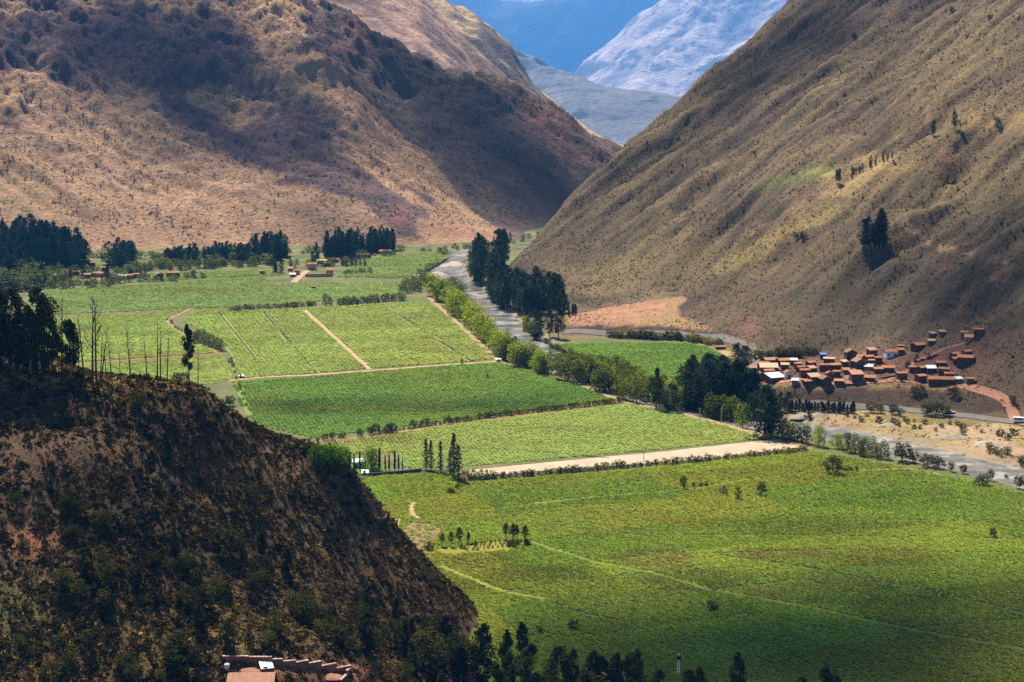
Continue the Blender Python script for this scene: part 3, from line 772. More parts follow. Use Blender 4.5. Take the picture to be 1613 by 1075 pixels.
# gaps in the crops: tracks, ditches, paths (polyline px, half width m, surface)
M_dirt = plain_mat('dirt_track', (0.25, 0.155, 0.085), (0.40, 0.27, 0.16), 0.35, 0.1)
M_redirt = plain_mat('red_dirt', (0.22, 0.10, 0.06), (0.33, 0.165, 0.10), 0.35, 0.1)
M_verge = plain_mat('grass_verge', (0.10, 0.15, 0.02), (0.19, 0.22, 0.03), 0.3, 0.15)
M_ditch = plain_mat('ditch_shade_tone', (0.024, 0.030, 0.010), (0.045, 0.048, 0.018), 0.5, 0.1)  # near-black tone paints trench shade onto flat strips of ditch weeds
M_asphalt = plain_mat('worn_asphalt', (0.13, 0.115, 0.098), (0.20, 0.175, 0.15), 0.3, 0.03)
STRIPS = [
    ('dirt_track', [(478, 489), (500, 508), (530, 535), (560, 561), (582, 582)], 1.7, M_dirt),
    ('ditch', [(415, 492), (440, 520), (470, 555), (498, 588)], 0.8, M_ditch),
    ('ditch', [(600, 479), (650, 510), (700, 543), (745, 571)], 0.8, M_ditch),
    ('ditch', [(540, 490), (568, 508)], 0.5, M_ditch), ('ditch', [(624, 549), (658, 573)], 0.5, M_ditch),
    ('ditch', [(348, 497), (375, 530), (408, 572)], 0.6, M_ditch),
    ('dirt_track', [(360, 600), (420, 594), (480, 592), (590, 584), (690, 576), (782, 570)], 1.8, M_dirt),
    ('river_path', [(676, 470), (716, 505), (752, 537), (784, 568), (800, 574), (850, 586), (905, 603), (980, 633), (1060, 649), (1130, 666), (1220, 692), (1275, 708)], 1.6, M_dirt),
    ('red_track', [(70, 500), (200, 493), (300, 487)], 1.5, M_redirt),
    ('red_track', [(60, 577), (150, 572), (250, 564), (352, 558)], 1.5, M_redirt),
    ('red_track', [(300, 487), (262, 505), (275, 518), (304, 535), (346, 556)], 1.2, M_dirt),
    ('hedge_path', [(478, 700), (560, 691), (700, 669), (830, 653), (975, 634)], 1.8, M_redirt),
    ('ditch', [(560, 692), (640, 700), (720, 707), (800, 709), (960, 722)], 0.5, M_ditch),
    ('bright_verge', [(362, 566), (372, 594), (384, 632), (392, 655)], 1.0, M_verge),
    ('bright_verge', [(696, 893), (740, 912), (790, 932), (858, 944)], 1.0, M_verge),
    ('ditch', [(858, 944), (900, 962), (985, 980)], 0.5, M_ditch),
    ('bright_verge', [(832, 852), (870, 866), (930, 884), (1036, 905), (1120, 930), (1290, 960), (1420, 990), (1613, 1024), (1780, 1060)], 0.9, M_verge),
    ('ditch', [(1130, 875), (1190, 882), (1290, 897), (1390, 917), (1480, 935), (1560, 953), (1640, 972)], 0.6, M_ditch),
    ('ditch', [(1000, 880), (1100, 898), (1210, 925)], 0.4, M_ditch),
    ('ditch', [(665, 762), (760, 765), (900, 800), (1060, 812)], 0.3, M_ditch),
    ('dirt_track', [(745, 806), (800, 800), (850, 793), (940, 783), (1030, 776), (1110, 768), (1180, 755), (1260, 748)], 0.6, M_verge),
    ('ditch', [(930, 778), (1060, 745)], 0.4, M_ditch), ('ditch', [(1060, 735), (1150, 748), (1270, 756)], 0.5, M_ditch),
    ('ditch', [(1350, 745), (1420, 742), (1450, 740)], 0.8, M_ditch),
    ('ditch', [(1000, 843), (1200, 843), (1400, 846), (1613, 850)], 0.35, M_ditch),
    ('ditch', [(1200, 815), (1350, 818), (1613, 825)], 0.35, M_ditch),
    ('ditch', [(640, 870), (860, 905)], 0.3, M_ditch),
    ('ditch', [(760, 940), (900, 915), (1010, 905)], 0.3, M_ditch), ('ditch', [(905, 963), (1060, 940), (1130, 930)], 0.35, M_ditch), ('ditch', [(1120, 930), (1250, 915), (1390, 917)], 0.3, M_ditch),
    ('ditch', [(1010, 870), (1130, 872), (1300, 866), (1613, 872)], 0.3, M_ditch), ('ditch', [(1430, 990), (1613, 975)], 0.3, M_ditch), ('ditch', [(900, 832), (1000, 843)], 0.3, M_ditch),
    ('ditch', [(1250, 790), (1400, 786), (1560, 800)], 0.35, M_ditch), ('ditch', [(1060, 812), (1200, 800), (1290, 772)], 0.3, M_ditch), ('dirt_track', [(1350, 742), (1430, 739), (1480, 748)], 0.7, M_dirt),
    ('field_path', [(652, 792), (647, 800), (650, 812), (661, 818)], 0.8, M_dirt),
    ('field_path', [(627, 819), (622, 835), (612, 856)], 1.0, M_dirt),
    ('field_path', [(722, 744), (732, 756), (738, 764)], 1.2, M_dirt),
]
PATCHES = [  # px, py, rx, ry, colour of the crop there
    (1030, 880, 80, 14, (0.17, 0.15, 0.04)), (1235, 874, 75, 10, (0.185, 0.15, 0.04)), (1212, 935, 38, 9, (0.24, 0.20, 0.035)), (1400, 880, 90, 14, (0.17, 0.17, 0.03)),
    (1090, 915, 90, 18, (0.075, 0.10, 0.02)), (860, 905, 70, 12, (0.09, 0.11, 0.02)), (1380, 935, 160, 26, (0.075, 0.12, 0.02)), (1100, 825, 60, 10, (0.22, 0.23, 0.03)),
    (1290, 830, 160, 16, (0.18, 0.22, 0.03)), (740, 900, 90, 40, (0.15, 0.15, 0.025)), (1450, 790, 170, 16, (0.16, 0.22, 0.03)), (1560, 845, 60, 8, (0.18, 0.23, 0.03)),
    (600, 690, 60, 8, (0.2, 0.2, 0.04)), (640, 590, 120, 5, (0.16, 0.22, 0.03)), (690, 452, 60, 3, (0.27, 0.2, 0.09)),
    (300, 458, 70, 4, (0.20, 0.23, 0.06)), (520, 640, 150, 14, (0.075, 0.14, 0.03)), (760, 640, 120, 10, (0.07, 0.14, 0.03))]  # last two darken the crop to paint the cloud's band of shade
BARE = [('bare_strip', [(737, 741), (850, 730), (1010, 715), (1218, 693), (1270, 704), (1160, 718), (1060, 728), (880, 740), (742, 752)], plain_mat('pale_bare_soil', (0.33, 0.245, 0.165), (0.45, 0.35, 0.25), 0.12, 0.1), 0.05),
        ('ploughed_plot', [(640, 828), (652, 824), (700, 828), (676, 870), (620, 870)], plain_mat('ploughed_soil', (0.15, 0.10, 0.05), (0.24, 0.15, 0.08), .5, .2), 0.05),
        ('yellow_plot', [(1092, 541), (1160, 541), (1175, 560), (1160, 577), (1148, 564), (1120, 547)], plain_mat('straw_ground', (0.30, 0.20, 0.07), (0.38, 0.28, 0.10), 0.2, 0.1), 0.05),
        ('orchard_plot', [(684, 866), (720, 862), (800, 850), (832, 856), (800, 868), (700, 874)], plain_mat('orchard_grass', (0.20, 0.20, 0.02), (0.27, 0.23, 0.03), 0.3, 0.1), 0.05),
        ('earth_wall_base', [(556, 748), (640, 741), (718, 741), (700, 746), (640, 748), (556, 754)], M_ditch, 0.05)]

def flat_poly(name, px_list, mat, z, noise_edge=0.0):
    P = gp(px_list)
    out = []
    for (ax, ay), (bx, by) in zip(P, P[1:] + P[:1]):
        n = max(1, int(math.hypot(bx - ax, by - ay) / 9))
        for k in range(n):
            t = k / n; x, y = ax + (bx - ax) * t, ay + (by - ay) * t
            if noise_edge and k:
                x += random.uniform(-1, 1) * noise_edge; y += random.uniform(-1, 1) * noise_edge
            out.append((x, y, z))
    me = bpy.data.meshes.new(name)
    me.from_pydata(out, [], [tuple(range(len(out)))]); me.update(); me.materials.append(mat)
    if me.polygons[0].normal.z < 0: me.flip_normals()
    return obj(name, me, kind='structure')

STRIP_W = [(gp(p), h) for _, p, h, _ in STRIPS]
PLOTS_W = [gp(p) for _, p, _, _ in BARE]
M_field = {}
crop_v = []
CROP_LABELS = ['green crop of the small field behind the adobe compound', 'green crop of the broad far field below the wood', 'green crop of the narrow far field by the far village',
               'pale green crop inside the zigzag track', 'pale green crop strip just behind the hilltop trees', 'pale green crop of the big field split by a dirt track', 'deep green crop of the cloud-shaded field',
               'pale green crop of the field above the bare strip', 'green patchwork crop of the large near field', 'green crop of the field across the river']
M_crop = leaf_mat('crop_leaf', None, None, 0.3, vcol=True)
for name, outline, key, ang, plants in FIELDS:
    g = GREENS[key]
    if key not in M_field:
        M_field[key] = plain_mat('field_soil_' + key, tuple(v * 0.55 for v in g), tuple(v * 0.85 for v in g), 0.25, 0.25)
    flat_poly(name, outline, M_field[key], 0.03 + 0.004 * FIELDS.index((name, outline, key, ang, plants)), 0.3)
    if not plants: continue
    P = gp(outline); A = np.array(P)
    x0, y0, x1, y1 = A[:, 0].min(), max(A[:, 1].min(), 425), A[:, 0].max(), A[:, 1].max()
    ca, sa = math.cos(R(ang)), math.sin(R(ang))
    XS, YS, SP = [], [], []
    for yb in np.arange(y0, y1, 60.0):            # plants thin out with distance
        sp = 1.15 * max(0.85, (yb + 30) / 640.0)
        L = math.hypot(x1 - x0, 60) + 60
        uu, vv = np.meshgrid(np.arange(-L, L, sp * (0.72 if ang > 90 else .8)), np.arange(-L, L, sp * (1.38 if ang > 90 else 1.25)))
        uu = uu + rng.uniform(-.4, .4, uu.shape) * sp; vv = vv + rng.uniform(-.22, .22, vv.shape) * sp
        cx, cy = (x0 + x1) / 2, yb + 30
        gx = cx + uu * ca - vv * sa; gy = cy + uu * sa + vv * ca
        k = (gx > x0) & (gx < x1) & (gy >= yb) & (gy < min(yb + 60, y1))
        gx, gy = gx[k], gy[k]
        k = inpoly(gx, gy, P) & (np.abs(gx) < gy * 0.385 + 10)
        XS.append(gx[k]); YS.append(gy[k]); SP.append(np.full(k.sum(), sp))
    gx, gy, sp = np.concatenate(XS), np.concatenate(YS), np.concatenate(SP)
    k = np.ones(len(gx), bool)
    for sl_, hw in STRIP_W: k &= polydist(gx, gy, sl_)[0] > hw + 0.25
    for i_, pl in enumerate(PLOTS_W): k &= ~inpoly(gx, gy, pl) | ((i_ == 1) & (rng.uniform(0, 1, len(gx)) < .3))
    k &= NEAR.at(gx, gy) < 0.3
    k &= RIGHT.at(gx, gy) < 0.4
    k &= LEFT.at(gx, gy) < 0.4
    gx, gy, sp = gx[k], gy[k], sp[k]
    n = len(gx)
    ppx, ppy = project(gx, gy, np.zeros(n))
    cc = np.ones((n, 3)) * np.array(g)
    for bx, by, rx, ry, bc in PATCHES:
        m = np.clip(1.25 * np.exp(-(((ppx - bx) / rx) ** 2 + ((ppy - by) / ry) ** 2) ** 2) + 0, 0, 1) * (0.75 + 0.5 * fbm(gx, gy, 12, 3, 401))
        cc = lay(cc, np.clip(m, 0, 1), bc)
    # broad variation of vigour over each field, drawn out along the contours
    vig = fbm(gx / 3.5, gy, 26, 3, 403) * 0.9
    cc = cc * (1 + 0.30 * vig)[:, None]
    ku, kv = gx * .93 + gy * .37, gy * .93 - gx * .37         # parcels sown at different times
    par = _hash(np.floor(ku / 74.0 + .35 * np.floor(kv / 34.0)), np.floor(kv / 34.0), 11) / 65536.0
    par2 = _hash(np.floor(ku / 74.0 + .35 * np.floor(kv / 34.0)), np.floor(kv / 34.0), 23) / 65536.0
    amp_ = 1.0 if key == 'near' else .5
    cc = cc * (1 + amp_ * (0.44 * par - .24))[:, None] * np.stack([1 + amp_ * (.36 * par2 - .16), np.ones(n), np.ones(n)], 1)
    cc = lay(cc, np.clip(fbm(gx / 2, gy, 40, 4, 405) * 1.2, 0, 0.5), (0.19, 0.20, 0.04))
    cc *= rng.uniform(0.72, 1.3, (n, 1))
    hgt = sp * rng.uniform(0.3, 0.72, n) * (1.0 if key == 'near' else .72) * (1 + 0.25 * vig); rad = sp * rng.uniform(0.5, 0.8, n)
    a0 = rng.uniform(0, 6.28, n)
    nb = 4
    V = np.zeros((n, nb * 3, 3)); 
    for q in range(nb):
        a = a0 + q * 2 * math.pi / nb + rng.uniform(-.4, .4, n)
        dx, dy = np.cos(a), np.sin(a)
        V[:, q * 3] = np.stack([gx - dx * rad * .15, gy - dy * rad * .15, np.full(n, 0.05)], 1)
        w = 0.55 * rad
        tip = hgt * rng.uniform(0.7, 1.1, n)
        V[:, q * 3 + 1] = np.stack([gx + dx * rad - dy * w, gy + dy * rad + dx * w, tip], 1)
        V[:, q * 3 + 2] = np.stack([gx + dx * rad + dy * w, gy + dy * rad - dx * w, tip * rng.uniform(0.6, 1.0, n)], 1)
    F = np.arange(n * nb * 3).reshape(-1, 3)
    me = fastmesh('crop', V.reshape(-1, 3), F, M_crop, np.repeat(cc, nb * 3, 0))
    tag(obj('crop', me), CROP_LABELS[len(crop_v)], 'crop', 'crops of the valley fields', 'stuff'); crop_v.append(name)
    print('crop', name, n)
for name, px_list, mat, z in BARE: flat_poly(name, px_list, mat, z + 0.05, 0.5)
def flatz(x, y): return float(max(0.0, RIGHT.at(x, y), LEFT.at(x, y)))
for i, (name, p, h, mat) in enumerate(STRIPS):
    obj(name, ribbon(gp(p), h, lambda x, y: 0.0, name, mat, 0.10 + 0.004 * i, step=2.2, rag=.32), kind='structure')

# ------------------------------------------------------------------ roads on the right bank
def road(name, px_list, half, mat, lift):
    poly = [hit(*p)[:2] for p in px_list]
    return obj(name, ribbon(poly, half, lambda x, y: float(zg(x, y)), name, mat, lift, na=4, step=3), kind='structure')
road('valley_road', [(885, 524), (950, 526), (1010, 526), (1070, 528), (1130, 533), (1165, 541), (1182, 553), (1187, 568), (1186, 585), (1180, 600)], 3.0, M_asphalt, 0.25)
road('valley_road', [(1195, 636), (1240, 637), (1300, 639), (1360, 642), (1420, 646), (1480, 651), (1540, 658), (1600, 666), (1660, 674)], 2.7, M_asphalt, 0.25)
road('village_dirt_road', [(1500, 609), (1530, 612), (1560, 620), (1583, 632), (1594, 648), (1600, 662)], 2.6, M_redirt, 0.2)
road('village_lane', [(1180, 600), (1230, 603), (1300, 607), (1360, 603), (1420, 600), (1500, 609)], 1.6, M_redirt, 0.15)
road('village_lane', [(1330, 605), (1345, 585), (1352, 570), (1365, 555)], 1.4, M_redirt, 0.15)
road('village_lane', [(1400, 600), (1440, 570), (1490, 548), (1545, 528)], 1.5, M_redirt, 0.15)

# ------------------------------------------------------------------ plants: prototypes
class Leaves:
    def __init__(s, rg): s.P = []; s.S = []; s.rg = rg; s.flat = []
    def clump(s, c, r, n, size, squash=1.0, flat=0.0, shell=0.5):
        d = s.rg.normal(size=(n, 3)); d /= np.linalg.norm(d, axis=1)[:, None]
        rr = s.rg.uniform(shell ** 3, 1, n) ** (1 / 3)
        p = d * rr[:, None] * r; p[:, 2] *= squash
        s.P.append(p + np.array(c)); s.S.append(s.rg.uniform(0.65, 1.35, n) * size); s.flat.append(np.full(n, flat))
    def mesh(s, name, mat, aspect=0.6):
        P = np.concatenate(s.P); S = np.concatenate(s.S); fl_ = np.concatenate(s.flat); n = len(P)
        a = s.rg.normal(size=(n, 3)); a /= np.linalg.norm(a, axis=1)[:, None]
        b_ = s.rg.normal(size=(n, 3)); b_[:, 2] *= (1 - fl_); a[:, 2] *= (1 - fl_)
        a /= np.linalg.norm(a, axis=1)[:, None]
        b_ -= a * (a * b_).sum(1)[:, None]; b_ /= np.linalg.norm(b_, axis=1)[:, None]
        a = a * S[:, None] * 0.5; b_ = b_ * S[:, None] * 0.5 * aspect
        V = np.stack([P - a - b_ * .4, P - b_ , P + a, P + b_ * 1.0], 1).reshape(-1, 3)
        F = np.arange(4 * n).reshape(-1, 4)
        return fastmesh(name, V, F, mat)

M_bark = plain_mat('pale_bark', (0.20, 0.16, 0.12), (0.34, 0.29, 0.23), 0.6, 0.05)
M_darkbark = plain_mat('dark_bark', (0.055, 0.042, 0.03), (0.11, 0.085, 0.06), 0.8, 0.05)
ML = dict(
    euc=leaf_mat('eucalyptus_leaf', (0.020, 0.036, 0.018), (0.040, 0.062, 0.030), 0.25),
    eucfar=leaf_mat('eucalyptus_leaf_far', (0.016, 0.042, 0.030), (0.032, 0.068, 0.044), 0.2),
    eucnear=leaf_mat('eucalyptus_leaf_near', (0.028, 0.036, 0.014), (0.055, 0.06, 0.022), 0.3),
    willow=leaf_mat('willow_leaf', (0.17, 0.225, 0.022), (0.27, 0.32, 0.035), 0.5, var=0.2),
    olive=leaf_mat('olive_willow_leaf', (0.085, 0.11, 0.02), (0.15, 0.175, 0.032), 0.48, var=0.25),
    bright=leaf_mat('lime_leaf', (0.2, 0.27, 0.015), (0.31, 0.37, 0.02), 0.52, var=0.12),
    walnut=leaf_mat('broad_leaf', (0.06, 0.14, 0.014), (0.12, 0.22, 0.022), 0.48, var=0.12),
    poplar=leaf_mat('poplar_leaf', (0.035, 0.05, 0.028), (0.075, 0.09, 0.05), 0.3, var=0.15),
    shrub=leaf_mat('shrub_leaf', (0.034, 0.040, 0.012), (0.080, 0.084, 0.022), 0.35),
    yshrub=leaf_mat('yellow_shrub_leaf', (0.13, 0.145, 0.02), (0.21, 0.2, 0.03), 0.4),
    farbush=leaf_mat('far_bush_leaf', (0.075, 0.105, 0.03), (0.17, 0.19, 0.06), 0.35))

PROTO = {}
def proto(kind, trunk, leaves): PROTO.setdefault(kind, []).append((trunk, leaves))

def limb(mb, a, b, r0, r1, bend=0.12, n=5, rg=random):
    a, b = Vector(a), Vector(b); L = (b - a).length
    off = Vector((rg.uniform(-1, 1), rg.uniform(-1, 1), rg.uniform(-.3, .6))) * L * bend
    pts_ = []; rr = []
    for i in range(n):
        t = i / (n - 1)
        pts_.append(a.lerp(b, t) + off * math.sin(math.pi * t)); rr.append(r0 + (r1 - r0) * t)
    mb.tube(pts_, rr, 6)

def make_euc(seed, mat, kind, slim=1.0, gaps=0.0, bare=0.22, nl=1.0):
    rg = np.random.default_rng(seed); rd = random.Random(seed)
    H = 20.0; tb = MB(); lv = Leaves(rg)
    lean = (rd.uniform(-.6, .6), rd.uniform(-.6, .6))
    top = (lean[0], lean[1], H * 0.96)
    tb.tube([(0, 0, 0), (lean[0] * .2, lean[1] * .3, H * .3), (lean[0] * .7, lean[1] * .6, H * .65), top], [0.34, 0.26, 0.16, 0.03], 7)
    nc = int(34 - 12 * gaps)
    for i in range(nc):
        t = bare + (1 - bare) * (i + rd.random()) / nc
        prof = (math.sin(min(1, (t - bare) / (1 - bare) * 1.55 + 0.28) * math.pi * .5) if t < .55 else math.cos((t - .55) / .47 * math.pi * .5) ** .7 * 0.98)
        R_ = 4.3 * slim * max(0.22, prof) * rd.uniform(.6, 1.15)
        a = rd.uniform(0, 6.283)
        c = (lean[0] * t + math.cos(a) * R_ * .72, lean[1] * t + math.sin(a) * R_ * .72, H * t)
        if gaps and rd.random() < gaps * .5 and t < .8: continue
        limb(tb, (lean[0] * t * .8, lean[1] * t * .8, H * (t - .09)), c, 0.09, 0.02, .1, 3, rd)
        lv.clump(c, 0.55 + R_ * 0.42, int(60 * nl), 0.8, 1.15, shell=.2)
    lv.clump((top[0], top[1], H * .95), 0.75 * slim + .2, 40, 0.6, 1.9)
    proto(kind, tb.mesh('trunk', M_bark if kind != 'eucfar' else M_darkbark), lv.mesh('crown', mat))
for s in range(6): make_euc(10 + s, ML['euc'], 'euc', [1, .8, 1.25, .9, 1.1, .7][s], [0, .2, 0, .3, .1, .1][s], [.1, .15, .06, .2, .1, .08][s])
for s in range(4): make_euc(30 + s, ML['eucfar'], 'eucfar', [.8, .65, 1.0, .55][s], 0, [.03, .05, .02, .06][s], .7)
for s in range(4): make_euc(50 + s, ML['eucnear'], 'eucnear', [1.15, .8, 1.0, .75][s], [.1, .35, .15, .5][s], [.06, .2, .12, .3][s], 1.8)

def make_round(seed, mat, kind, H, RX, bare, nc, nl, lsize, squash=1.0, trunk_r=0.2, bark=None, upright=0.0):
    rg = np.random.default_rng(seed); rd = random.Random(seed)
    tb = MB(); lv = Leaves(rg)
    tb.tube([(0, 0, -.3), (rd.uniform(-.2, .2), rd.uniform(-.2, .2), H * .25), (rd.uniform(-.3, .3), rd.uniform(-.3, .3), H * .55)], [trunk_r, trunk_r * .75, trunk_r * .4], 7)
    for i in range(nc):
        t = (i + rd.random()) / nc
        z = bare + (1 - bare) * t
        prof = math.sqrt(max(0.05, 1 - ((t - .42) / .6) ** 2))
        a = i * 2.4 + rd.uniform(-.5, .5); q = RX * prof * rd.uniform(.35, .85)
        c = (math.cos(a) * q, math.sin(a) * q, H * z * .9)
        limb(tb, (0, 0, H * (.12 + .35 * t)), c, trunk_r * .35, trunk_r * .08, .1, 3, rd)
        lv.clump(c, RX * rd.uniform(.26, .48), nl, lsize, squash * rd.uniform(.8, 1.3), shell=.3)
    proto(kind, tb.mesh('trunk', bark or M_darkbark), lv.mesh('crown', mat))
for s in range(5):
    make_round(100 + s, ML['willow'], 'willow', 10, 3.4, .10, 20, 46, .62, 1.2)
    make_round(110 + s, ML['olive'], 'olive', 10, 3.7, .08, 20, 46, .65, 1.1)
for s in range(2):
    make_round(120 + s, ML['bright'], 'bright', 10, 3.6, .15, 20, 50, .62, 1.1, bark=M_bark)
for s in range(3):
    make_round(130 + s, ML['walnut'], 'walnut', 10, 5.2, .06, 34, 60, .62, .95, .3)
for s in range(6):
    make_round(140 + s, ML['shrub'], 'shrub', 3, 1.45, .12, 12, 30, .36, .9, .07)
for s in range(3):
    make_round(150 + s, ML['yshrub'], 'yshrub', 3, 1.5, .06, 11, 30, .38, .9, .06)
for s in range(4):
    make_round(160 + s, ML['farbush'], 'farbush', 6, 3.4, .03, 13, 26, .8, .9, .14)
for s in range(3):
    make_round(170 + s, ML['shrub'], 'roundtree', 6, 2.6, .25, 16, 46, .46, .9, .16)
for s in range(3):
    make_round(180 + s, ML['olive'], 'yellowtree', 7, 2.0, .12, 16, 40, .45, 1.2, .14)

def make_poplar(seed, mat, kind, H, RX, bare=.08, dens=1.0):
    rg = np.random.default_rng(seed); rd = random.Random(seed)
    tb = MB(); lv = Leaves(rg)
    tb.tube([(0, 0, -.2), (rd.uniform(-.1, .1), 0, H * .5), (rd.uniform(-.2, .2), rd.uniform(-.2, .2), H)], [.22, .13, .02], 6)
    n = int(46 * dens)
    for i in range(n):
        t = bare + (1 - bare) * (i + rd.random()) / n
        R_ = RX * (1.05 - t) ** .75 * rd.uniform(.45, 1.1) * (smooth(0, .18, np.array(t - bare + .05)) * .7 + .3)
        a = i * 2.4 + rd.uniform(-.6, .6); c = (math.cos(a) * R_, math.sin(a) * R_, H * t + R_ * .5)
        limb(tb, (0, 0, H * t), c, .05, .012, .05, 3, rd)
        lv.clump((c[0] * .75, c[1] * .75, c[2] - .05), .34 + R_ * .32, 22, .46, 1.0, shell=.1)
    proto(kind, tb.mesh('trunk', M_bark), lv.mesh('crown', mat))
for s in range(3): make_poplar(200 + s, ML['poplar'], 'poplar', 16, [1.5, 1.8, 2.2][s])
for s in range(2): make_poplar(210 + s, ML['poplar'], 'sapling', 8, .5, .12, .7)
for s in range(2): make_poplar(220 + s, ML['euc'], 'conifer', 7, 1.6, .04, .9)
for s in range(3): make_poplar(230 + s, ML['shrub'], 'startree', 7, [2.6, 3.0, 2.3][s], .34, .5)

def make_bare(seed, H, forks):
    rd = random.Random(seed); tb = MB(); rg = np.random.default_rng(seed); br = MB()
    lean = (rd.uniform(-1, 1), rd.uniform(-.6, .6))
    tb.tube([(0, 0, -.5), (lean[0] * .3, lean[1] * .3, H * .35), (lean[0] * .7, lean[1] * .8, H * .7), (lean[0], lean[1], H)], [.26, .2, .11, .025], 7)
    for i in range(forks):
        t = .35 + .6 * (i + rd.random()) / forks
        a = rd.uniform(0, 6.283); L = H * (1.05 - t) * rd.uniform(.25, .5)
        a0 = Vector((lean[0] * t, lean[1] * t, H * t)); b0 = a0 + Vector((math.cos(a) * L * .55, math.sin(a) * L * .55, L * .85))
        limb(br, a0, b0, .07, .015, .12, 4, rd)
        for _ in range(3):
            q = rd.uniform(.4, .9); a2 = a + rd.uniform(-1, 1)
            s0 = a0.lerp(b0, q); limb(br, s0, s0 + Vector((math.cos(a2) * L * .22, math.sin(a2) * L * .22, L * .3)), .03, .008, .1, 3, rd)
    PROTO.setdefault('bare', []).append((tb.mesh('trunk', M_darkbark), br.mesh('branches', M_darkbark)))
for s, f in enumerate([14, 9, 5, 18, 7]): make_bare(240 + s, 20, f)

PROTO_H = dict(euc=20, eucfar=20, eucnear=20, willow=10, olive=10, bright=10, walnut=10, shrub=3, yshrub=3, farbush=6, roundtree=6, yellowtree=7, poplar=16, sapling=8, conifer=7, startree=7, bare=20)
KNAME = dict(euc='eucalyptus_tree', eucfar='forest_tree', eucnear='eucalyptus_tree', willow='willow_tree', olive='willow_tree', bright='willow_tree', walnut='broadleaf_tree', shrub='shrub', yshrub='shrub',
             farbush='bush', roundtree='field_tree', yellowtree='field_tree', poplar='poplar_tree', sapling='poplar_sapling', conifer='conifer_tree', startree='young_tree', bare='bare_tree')
ORD = 'first second third fourth fifth sixth seventh eighth ninth tenth eleventh twelfth thirteenth fourteenth fifteenth sixteenth seventeenth eighteenth nineteenth twentieth'.split()
TENS = {2: 'twenty', 3: 'thirty', 4: 'forty', 5: 'fifty', 6: 'sixty', 7: 'seventy', 8: 'eighty', 9: 'ninety'}
def ordinal(n):
    if n > 99: return 'hundredth'
    if n <= 20: return ORD[n - 1]
    t, u = divmod(n, 10)
    return TENS[t] + '-' + ORD[u - 1] if u else TENS[t][:-1] + 'ieth'

PLACED = 0
def plant(kind, px, py, hpx, label, group=None, wide=1.0, cat=None, var=None, at=None, tilt=0.0, rz=None):
    """A plant whose foot is seen at a photo pixel and that stands hpx photo pixels tall."""
    global PLACED
    p = at or hit(px, py)
    h = hpx * p[1] / FPX
    s = h / PROTO_H[kind]
    lst = PROTO[kind]; tr, lf = lst[var % len(lst)] if var is not None else random.choice(lst)
    cat = cat or ('shrub' if kind in ('shrub', 'yshrub') else 'bush' if kind == 'farbush' else 'tree')
    t = thing(KNAME[kind], label, cat, (p[0], p[1], p[2] - 0.1), random.uniform(0, 6.28) if rz is None else rz, (s * wide, s * wide, s), group)
    if tilt: t.rotation_euler = (random.uniform(-tilt, tilt), random.uniform(-tilt, tilt), t.rotation_euler[2])
    obj('trunk', tr, t)
    obj('branches' if kind == 'bare' else 'crown', lf, t)
    PLACED += 1
    return t

def along(line, step):
    out = []; carry = 0
    for (ax, ay), (bx, by) in zip(line[:-1], line[1:]):
        L = math.hypot(bx - ax, by - ay); t = carry
        while t < L:
            out.append((ax + (bx - ax) * t / L, ay + (by - ay) * t / L)); t += step * random.uniform(.8, 1.2)
        carry = t - L
    return out

def row(kinds, line, step, h, tmpl, group, jx=2, jy=1, wide=1.0, **kw):
    for i, (x, y) in enumerate(along(line, step)):
        k = random.choice(kinds)
        plant(k, x + random.uniform(-jx, jx), y + random.uniform(-jy, jy), random.uniform(*h), tmpl.replace('{n}', ordinal(i + 1)), group, wide * random.uniform(.85, 1.15), **kw)

def mass(kinds, poly, n, h, label, group, wide=1.0, mind=4.0, **kw):
    A = np.array(poly); got = []; tries = 0
    while len(got) < n and tries < n * 60:
        tries += 1
        x = random.uniform(A[:, 0].min(), A[:, 0].max()); y = random.uniform(A[:, 1].min(), A[:, 1].max())
        if not bool(inpoly(np.array(x), np.array(y), poly)): continue
        if any(math.hypot(x - a, (y - b) * 2.5) < mind for a, b in got): continue
        got.append((x, y))
    for i, (x, y) in enumerate(sorted(got)):
        plant(random.choice(kinds), x, y, random.uniform(*h), label.replace('{n}', ordinal(i + 1)), group, wide * random.uniform(.8, 1.2), **kw)

# ---- trees along the river
row(['willow'], [(686, 467), (715, 487), (745, 514), (775, 545), (800, 566)], 6.5, (28, 40), 'yellow-green willow on the near river bank, {n} from the far end of the row', 'yellow-green willows along the river', 3, 2, 1.6)
row(['willow', 'olive', 'willow'], [(800, 570), (836, 580), (868, 588)], 8, (30, 42), 'rounded willow beside the river where the track bends, {n} from the upstream side', 'willows at the river bend', 3, 3, 1.5)
row(['olive'], [(874, 586), (910, 600), (950, 616), (1000, 630), (1060, 646)], 11, (32, 46), 'olive-green willow lining the path below the river field, {n} from the upstream end', 'olive willows below the river field', 4, 4, 1.45)
row(['olive', 'willow'], [(900, 590), (960, 606), (1020, 618), (1060, 628)], 14, (28, 40), 'willow behind the path row close to the water, {n} from the upstream end', 'willows close to the water', 4, 4, 1.4)
row(['olive', 'shrub'], [(862, 545), (880, 556), (905, 568), (935, 580)], 6, (9, 15), 'low waterside bush on the far bank beside the river field, {n} from upstream', 'low bushes on the far bank', 2, 2, 1.3)
row(['olive'], [(930, 588), (965, 592), (990, 600)], 11, (28, 36), 'dense willow at the lower corner of the river field, {n} from the water', 'willows at the river field corner', 3, 2, 1.2)
row(['willow', 'olive'], [(826, 522), (842, 528), (850, 524)], 6, (18, 30), 'light green willow on the gravel tongue below the dark grove, {n} of the clump', 'willows on the gravel tongue', 2, 2, 1.1)
